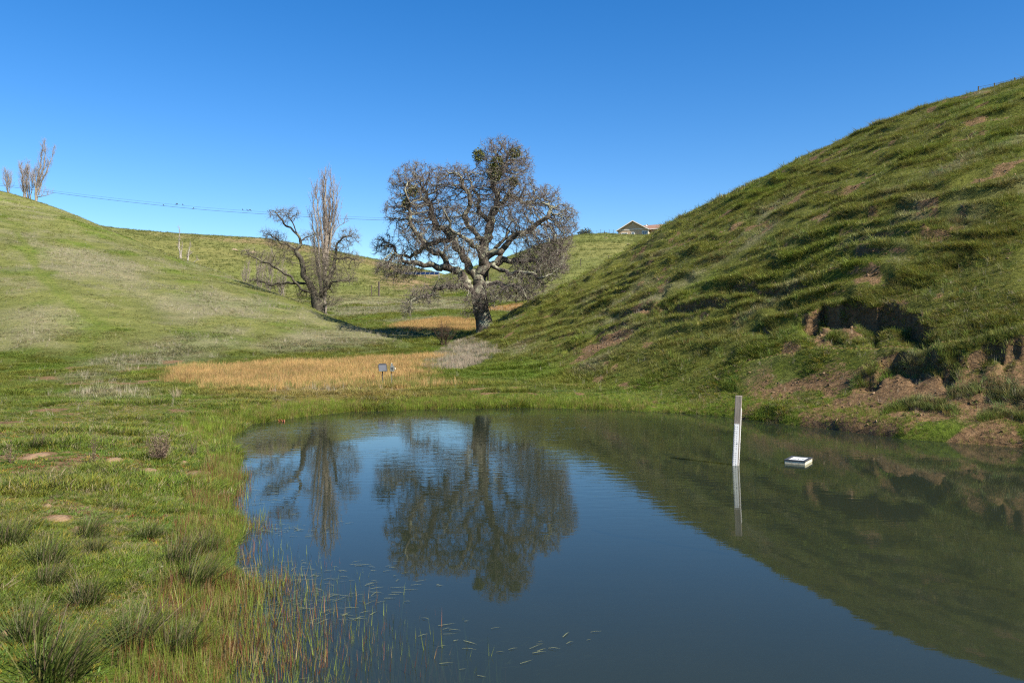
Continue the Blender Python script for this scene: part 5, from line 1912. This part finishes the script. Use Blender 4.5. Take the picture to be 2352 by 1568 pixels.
def solar_array():
    Yd = 198.0
    xa, xb = U(370.6) * Yd, U(439) * Yd
    n = 15
    zt = CAM_H + T(271.2) * Yd
    z0 = CAM_H + T(274.6) * Yd
    root = thing('solar_array', 'long row of dark blue solar panels on the far slope behind the oak', 'solar array', (xa, Yd, Hs(xa, Yd)))
    o = np.array([xa, Yd, Hs(xa, Yd)])
    w = (xb - xa) / n
    ang = math.radians(24)
    Ls = (zt - z0) / math.sin(ang)
    R = Matrix.Rotation(ang, 3, 'X')
    for i in range(n):
        c = np.array([xa + w * (i + 0.5), Yd, (zt + z0) / 2]) - o
        m = MB()
        m.box(c, (w - 0.05, Ls, 0.05), R)
        fr = m.build('panel', MAT['steel'], root)
        m = MB()
        m.box(c + np.array(R @ Vector((0, 0, 0.0295))), (w - 0.13, Ls - 0.08, 0.012), R)
        m.build('cell_face', MAT['pv'], fr)
    for i in range(0, n + 1, 3):
        x = xa + w * i
        for dy, zz in ((-Ls * 0.3, z0 + 0.15), (Ls * 0.3, zt - 0.2)):
            m = MB()
            g = Hs(x, Yd + dy)
            m.tube([np.array([x, Yd + dy, min(g, zz) - 0.3]) - o, np.array([x, Yd + dy, zz]) - o], 0.06, 6)
            m.build('leg', MAT['steel'], root)


solar_array()


def overhead_line():
    Yd = 130.0
    up = [(-60, 175.2), (0, 183.7), (100, 196.5), (200, 207), (225, 209), (300, 214), (375, 217.6), (430, 218.6), (488, 218.6)]
    lo = [(-60, 177.0), (0, 185.2), (100, 198.6), (200, 209.4), (225, 211.2), (300, 216.2), (375, 219.8), (430, 220.8), (488, 220.8)]
    for nm, pts, r, lab in (('overhead_wire', up, 0.013, 'upper thinner overhead wire sagging across the sky left of the oak'), ('overhead_cable', lo, 0.025, 'lower thicker overhead cable sagging across the sky left of the oak')):
        g = np.linspace(-60, 488, 80)
        y = np.interp(g, [p[0] for p in pts], [p[1] for p in pts])
        k = np.hanning(17)
        k /= k.sum()
        y = np.convolve(np.pad(y, 8, mode='reflect', reflect_type='odd'), k, mode='valid')
        P = np.array([at(a, b, Yd) for a, b in zip(g, y)])
        m = MB()
        m.tube(P - P[0], r, 5)
        tag(m.build(nm, MAT['wire'], None, True, P[0]), lab, 'wire')
    for px, py, lab in ((488, 216.5, 'wooden utility pole hidden among the oak branches'), (-60, 173, 'wooden utility pole beyond the left edge of the picture')):
        x = U(px) * Yd
        zb = Hs(x, Yd)
        zt = CAM_H + T(py) * Yd
        root = thing('utility_pole', lab, 'pole', (x, Yd, zb), group='utility poles')
        m = MB()
        m.tube([(0, 0.1, -0.5), (0, 0.1, zt - zb)], [0.16, 0.11], 8)
        m.build('pole', MAT['postwood'], root, True)
        m = MB()
        m.box((0, -0.02, zt - zb - 0.35), (0.12, 0.9, 0.12))
        m.build('crossarm', MAT['postwood'], root)
    ux, uy = [p[0] for p in up], [p[1] for p in up]
    lx, ly = [p[0] for p in lo], [p[1] for p in lo]
    spots = [(176.1, 'u'), (177.2, 'u'), (182.9, 'u'), (163.4, 'l'), (193.4, 'l'), (242.8, 'u'), (247.2, 'u'), (249, 'u'), (250.6, 'u'), (268, 'u')]
    m = MB()
    m.tube([(-0.11, 0, 0.02), (-0.06, 0, 0.05), (0, 0, 0.10), (0.04, 0, 0.16), (0.06, 0, 0.2), (0.085, 0, 0.225), (0.11, 0, 0.23), (0.14, 0, 0.225)], [0.008, 0.022, 0.06, 0.062, 0.045, 0.038, 0.025, 0.004], 8)
    body = m.mesh('body', True)
    body.materials.append(MAT['bird'])
    m = MB()
    m.prism([(-0.05, 0.09), (-0.20, -0.03), (-0.17, -0.05), (-0.03, 0.06)], -0.02, 0.02, 1)
    tail = m.mesh('tail')
    tail.materials.append(MAT['bird'])
    m = MB()
    for sy in (-0.02, 0.02):
        m.tube([(0.0, sy, 0.0), (0.01, sy, 0.08)], 0.006, 4)
    legs = m.mesh('feet')
    legs.materials.append(MAT['bird'])
    for i, (px, w) in enumerate(spots):
        py = np.interp(px, ux, uy) if w == 'u' else np.interp(px, lx, ly)
        p = at(px, py, Yd)
        p[2] += 0.02
        b = thing('perched_bird', 'tiny dark bird perched on the overhead wires', 'bird', p, random.choice((0.3, 2.8, 3.4)), 'birds on the overhead wires')
        link('body', body, None, b)
        link('tail', tail, None, b)


overhead_line()


# ------------------------------------------------------------------ shrubs, tussocks, weeds, mounds and stones
def crown_shrub(name, label, loc, lobes, n, size, mat, seed, cat='shrub', group=None):
    rg = np.random.default_rng(seed)
    root = thing(name, label, cat, loc, group=group)
    m = MB()
    for l in lobes:
        m.tube([(0, 0, -0.2), (l[0] * 0.4, l[1] * 0.4, l[2] * 0.5), (l[0], l[1], l[2])], [0.12, 0.08, 0.04], 6, False)
    m.build('stem', MAT['shrubtwig'], root, True)
    mb = MB()
    for l in lobes:
        V, F = leaf_ball(l[:3], l[3:6], int(n * l[3] * l[5]), rg, size)
        mb.add(V, F)
    mb.build('crown', mat, root)['kind'] = 'stuff'
    return root


def skyline_shrubs():
    Yd = 240.0
    for px, lab, lob, sd in ((584.5, 'rounded dark evergreen bush on the skyline right of the oak', [(-1.4, 0, 0.8, 0.9, 0.9, 0.6), (-0.4, 0.2, 1.3, 1.2, 1.0, 0.8), (0.8, 0, 1.5, 1.2, 1.0, 0.9), (1.7, 0, 0.9, 0.8, 0.8, 0.8), (0.2, -0.3, 0.7, 1.6, 1.0, 0.6)], 71),
                             (600.5, 'low grey-green shrub on the skyline between the bush and the house', [(-0.3, 0, 0.4, 0.7, 0.6, 0.35), (0.5, 0, 0.4, 0.5, 0.5, 0.4)], 72),
                             (605.5, 'second low shrub on the skyline nearer the house', [(0, 0, 0.5, 0.7, 0.6, 0.45)], 73)):
        x = U(px) * Yd
        crown_shrub('evergreen_shrub', lab, (x, Yd, Hs(x, Yd) - 0.35), lob, 260, 0.34, MAT['evergreen'], sd, group='shrubs on the skyline')


skyline_shrubs()


def bare_shrub():
    rg = np.random.default_rng(81)
    Yd = 45.5
    x = U(444) * Yd
    root = thing('bare_shrub', 'dark bare shrub of upright stems in the hollow left of the oak trunk', 'shrub', (x, Yd, Hs(x, Yd) - 0.05))
    for i in range(26):
        a = rg.uniform(0, 6.283)
        sp = rg.uniform(0.05, 0.75)
        h = rg.uniform(0.8, 1.45) * (1.1 - 0.45 * sp)
        B = np.array([[0.12 * math.cos(a), 0.12 * math.sin(a), 0], [0.3 * sp * math.cos(a) + .1 * math.cos(a), 0.3 * sp * math.sin(a), h * 0.5], [sp * math.cos(a), sp * math.sin(a), h]]) + rg.normal(0, 0.03, (3, 3)) * np.array([[0], [1], [1]])
        Q = poly_limb(B, 0.12, rg, 0.02)
        m = MB()
        m.tube(Q, np.linspace(0.016, 0.005, len(Q)), 4, False)
        st = m.build('stem', MAT['shrubtwig'], root, True)
        idx = rg.integers(len(Q) // 3, len(Q), 14)
        D = np.stack([rg.normal(0, 0.35, 14) + 0.3 * math.cos(a), rg.normal(0, 0.35, 14), np.ones(14)], 1)
        V, F = twig_mesh(Q[idx], D, rg.uniform(0.15, 0.4, 14), np.full(14, 0.005), 0.4, rg)
        link('twigs', fast_mesh('twigs', V, F), MAT['shrubtwig'], st)['kind'] = 'stuff'


bare_shrub()


def coloured_blades(name, n, h, spread, width, lean, seed, cols, curl=0.5, wind=0.0):
    V, F = blades(n, h, spread, width, lean, seed, 4, curl)
    V = np.array(V)
    V[:, 0] += wind * (np.maximum(V[:, 2], 0) / h) ** 1.5 * h
    me = fast_mesh(name, V, F)
    rg = np.random.default_rng(seed)
    c = np.array(cols)[rg.integers(0, len(cols), n)] * (1 + 0.25 * rg.standard_normal((n, 1)))
    c = np.repeat(np.clip(c, 0.01, 0.6), 9, 0)
    a = me.color_attributes.new('tint', 'FLOAT_COLOR', 'POINT')
    a.data.foreach_set('color', np.concatenate([c, np.ones((len(c), 1))], 1).astype(np.float32).ravel())
    me.materials.append(MAT['plantleaf'])
    return me


def tussocks():
    green = [(0.055, 0.085, 0.014), (0.075, 0.10, 0.018), (0.10, 0.10, 0.03)]
    brown = [(0.12, 0.085, 0.055), (0.17, 0.13, 0.085), (0.09, 0.075, 0.04)]
    var = []
    for k in range(4):
        a = coloured_blades('green_blades', 190, 0.20, 0.055, 0.0022, 0.62, 200 + k, green, 0.5, 0.15 + 0.1 * k)
        b = coloured_blades('brown_tips', 40, 0.25, 0.045, 0.0018, 0.42, 220 + k, brown, 0.4, 0.15 + 0.1 * k)
        var.append((a, b))
    spots = [(8.7, 547, 1.15, 'large rush tussock cut by the left edge of the picture'), (46, 566, 1.2, 'rush tussock second from the left edge, in the upper row'), (49, 586, 1.0, 'darker tussock just below the second tussock from the left'),
             (87, 538, 0.9, 'upper small tussock in the middle of the near meadow'), (95, 553, 0.8, 'little tussock just below the upper small tussock'), (148, 538, 0.95, 'greyish tussock in the grass right of the two small middle tussocks'),
             (179, 566, 1.15, 'upper tussock of the pair near the water at lower left'), (194, 588, 1.25, 'lower tussock of the pair near the water at lower left'), (86, 604, 1.1, 'loose low tussock in the middle of the lower left meadow'),
             (134, 646, 1.15, 'wind-swept tussock leaning right near the bottom left'), (179, 655, 1.2, 'tussock close to the red rushes at the bottom'), (56, 677, 1.5, 'big tussock at the very bottom left'),
             (209, 552, 0.9, 'slender tussock at the waterline above the tussock pair'), (28, 640, 1.1, 'flattened green tussock near the bottom left corner'), (37, 449, 1.3, 'distant dark rush tuft behind the left earth mound')]
    for i, (px, py, sc, lab) in enumerate(spots):
        p = ray(px, py, detail=True)
        root = thing('rush_tussock', lab, 'tussock', (p[0], p[1], Hs(p[0], p[1]) - 0.01), random.uniform(-0.6, 0.6), 'rush tussocks in the near meadow')
        f = sc * random.uniform(1.1, 1.35)
        for me, nm in zip(var[i % 4], ('green_blades', 'brown_tips')):
            o = link(nm, me, None, root)
            o['kind'] = 'stuff'
            o.scale = (f, f, f * random.uniform(0.85, 1.1))
    dry = coloured_blades('straw', 110, 0.42, 0.10, 0.0035, 0.32, 260, [(0.38, 0.31, 0.19), (0.30, 0.24, 0.15)])
    p = ray(176.5, 399, detail=True)
    root = thing('dry_grass_tuft', 'pale straw-coloured grass tuft standing alone left of the sedge bed', 'tuft', (p[0], p[1], Hs(p[0], p[1])))
    link('straw', dry, None, root)['kind'] = 'stuff'


tussocks()


def dry_weeds():
    rg = np.random.default_rng(91)
    MAT['weed'] = simple_mat('dry_weed_stems', (0.10, 0.068, 0.045), 0.9, 0.4, 30)
    MAT['seed'] = simple_mat('dry_seed_heads', (0.21, 0.15, 0.105), 0.9, 0.4, 40)
    for px, py, hp, n, spread, lab, dens in ((160.5, 461, 34, 60, 0.42, 'dense round dry brown bush on the meadow left of the pond', 14), (94.3, 464, 36, 7, 0.16, 'tall thin dry weed between two earth mounds', 16), (11, 463, 32, 9, 0.24, 'leafless dry weed stalks at the left edge of the picture', 12),
                                           (195, 455, 25, 5, 0.2, 'wispy dry weed right of the round brown bush, near the water', 10), (172.5, 436, 19, 4, 0.12, 'small dry weed just behind the round brown bush', 10), (222, 437, 12, 3, 0.2, 'tiny dry weed at the bend of the shore', 8)):
        p = ray(px, py, detail=True)
        h = hp * p[1] / FPX
        root = thing('dry_weed', lab, 'weed', (p[0], p[1], Hs(p[0], p[1]) - 0.01), group='dry weeds on the left meadow')
        SB = []
        for i in range(n):
            a = rg.uniform(0, 6.283)
            sp = spread * math.sqrt(rg.uniform(0, 1)) * h
            hh = h * rg.uniform(0.6, 1.0) * math.sqrt(max(0.2, 1 - 0.75 * (sp / (spread * h)) ** 2))
            Q = poly_limb([(0.1 * sp * math.cos(a), 0.1 * sp * math.sin(a), 0), (0.6 * sp * math.cos(a), 0.6 * sp * math.sin(a), hh * 0.5), (sp * math.cos(a), sp * math.sin(a), hh)], hh / 8, rg, 0.008)
            m = MB()
            m.tube(Q, np.linspace(0.0032, 0.0014, len(Q)), 3, False)
            st = m.build('stem', MAT['weed'], root)
            k = rg.integers(2, len(Q), dens)
            D = np.stack([rg.normal(0, 0.7, dens), rg.normal(0, 0.7, dens), rg.uniform(0.2, 1, dens)], 1)
            Ln = rg.uniform(0.02, 0.07, dens)
            V, F = twig_mesh(Q[k], D, Ln, np.full(dens, 0.0012), 0.4, rg)
            link('twigs', fast_mesh('twigs', V, F), MAT['weed'], st)['kind'] = 'stuff'
            SB.append(Q[k] + D / np.linalg.norm(D, axis=1, keepdims=True) * Ln[:, None])
        SB = np.concatenate(SB)
        V, F = leaf_ball((0, 0, 0), (0.002, 0.002, 0.002), len(SB) * 3, rg, 0.011)
        V = V + np.repeat(np.repeat(SB, 3, 0), 4, 0)
        link('seed_heads', fast_mesh('seed_heads', V, F), MAT['seed'], root)['kind'] = 'stuff'


dry_weeds()


def lump(name, label, cat, loc, rx, ry, h, mat, seed, group=None, rz=0.0, rough=0.35):
    rg = np.random.default_rng(seed)
    na, nr = 22, 8
    V = [(0, 0, h)]
    F = []
    off = rg.uniform(0, 50)
    for j in range(1, nr + 1):
        f = j / nr
        for i in range(na):
            a = 2 * math.pi * i / na
            e = 1 + 0.35 * (float(vnoise(np.array(math.cos(a) * 1.6 + off), np.array(math.sin(a) * 1.6), seed)) - 0.5) * 2
            x, y = rx * f * e * math.cos(a), ry * f * e * math.sin(a)
            nz = float(fbm(np.array(x / rx * 3.1 + off), np.array(y / ry * 3.1), seed, 3)) - 0.5
            V.append((x, y, h * (math.cos(f * math.pi / 2) ** 0.9) * (1 + rough * 2 * nz) - 0.03 * (j == nr)))
    for i in range(na):
        F.append([0, 1 + i, 1 + (i + 1) % na])
    for j in range(nr - 1):
        for i in range(na):
            a, b = 1 + j * na + i, 1 + j * na + (i + 1) % na
            F += [[a, a + na, b + na], [a, b + na, b]]
    o = link(name, fast_mesh(name, V, F), mat, None, loc)
    o.rotation_euler = (0, 0, rz)
    return tag(o, label, cat, group)


def mounds():
    for i, (px, py, w, hh, lab) in enumerate(((37, 456, 27, 0.05, 'largest bare earth mound on the meadow near the left edge'), (114, 460, 18, 0.05, 'bare earth mound between the thin weed and the round bush'), (146, 471, 17, 0.04, 'flat earth mound below and left of the round brown bush'),
                                              (184, 462, 9, 0.03, 'small earth mound right of the round brown bush'), (199, 473, 20, 0.03, 'low dark earth patch nearest the shore on the left meadow'), (47, 506, 10, 0.03, 'small earth mound in the near meadow above the left tussocks'),
                                              (56, 518, 22, 0.025, 'flat crumbly earth patch above the left tussocks'), (6, 633, 13, 0.03, 'earth mound cut by the left edge near the bottom'))):
        p = ray(px, py, detail=True)
        rx = w / 2 * p[1] / FPX
        lump('earth_mound', lab, 'mound', (p[0], p[1], Hs(p[0], p[1]) - 0.005), rx, rx * 1.5, hh, MAT['earth'], 300 + i, 'earth mounds dug up in the meadow')
    for i, (px, py, w, hh, lab) in enumerate(((234.5, 250, 9, 0.45, 'left tan rock outcrop high on the far hill'), (246, 250.5, 6, 0.35, 'middle tan rock outcrop high on the far hill'), (253, 252.5, 7, 0.4, 'right tan rock outcrop high on the far hill, nearest the crooked tree'), (606, 237.5, 4, 0.2, 'pale rocks in the grass below the skyline shrubs'), (628, 244, 4, 0.2, 'pale rocks below the tan house beside the right hill'))):
        p = ray(px, py, 100, 420, True)
        lump('rock_outcrop', lab, 'rock', (p[0], p[1], Hs(p[0], p[1]) - 0.1), w / 2 * p[1] / FPX, 1.2, hh, MAT['rock'], 330 + i, 'rock outcrops on the far hills', rough=0.9)
    p = ray(162, 570, detail=True)
    lump('pale_stone', 'small whitish stone lying beside the upper tussock of the pair', 'stone', (p[0], p[1], Hs(p[0], p[1]) + 0.03), 0.011, 0.006, 0.008, MAT['cream'], 360)
    rg = np.random.default_rng(95)
    for px, py, h, n, lab in ((373, 380, 0.16, 7, 'reddish dock plant beside the solar panel post'), (279.8, 420.5, 0.11, 3, 'left of two red dock leaves standing in the water at the far left shore'), (284, 421.2, 0.13, 3, 'right of two red dock leaves standing in the water at the far left shore')):
        p = ray(px, py, detail=True)
        root = thing('dock_plant', lab, 'plant', (p[0], p[1], max(Hs(p[0], p[1]), -0.1)), group='red dock plants')
        for i in range(n):
            a = rg.uniform(0, 6.28)
            m = MB()
            L, wd, lean = h * rg.uniform(0.7, 1.1) + 0.05, h * 0.16, rg.uniform(0.1, 0.5)
            V, F = [], []
            for k in range(6):
                t = k / 5
                c = np.array([math.cos(a) * lean * L * t * t, math.sin(a) * lean * L * t * t, L * t])
                s_ = np.array([-math.sin(a), math.cos(a), 0]) * wd * math.sin(math.pi * (0.08 + 0.9 * t)) ** 0.8
                mid = c + np.array([math.cos(a), math.sin(a), 0]) * wd * -0.25
                V += [c - s_, mid, c + s_]
            for k in range(5):
                o = 3 * k
                F += [[o, o + 1, o + 4], [o, o + 4, o + 3], [o + 1, o + 2, o + 5], [o + 1, o + 5, o + 4]]
            m.add(V, F)
            m.build('leaf', MAT['dock'], root, True)


mounds()
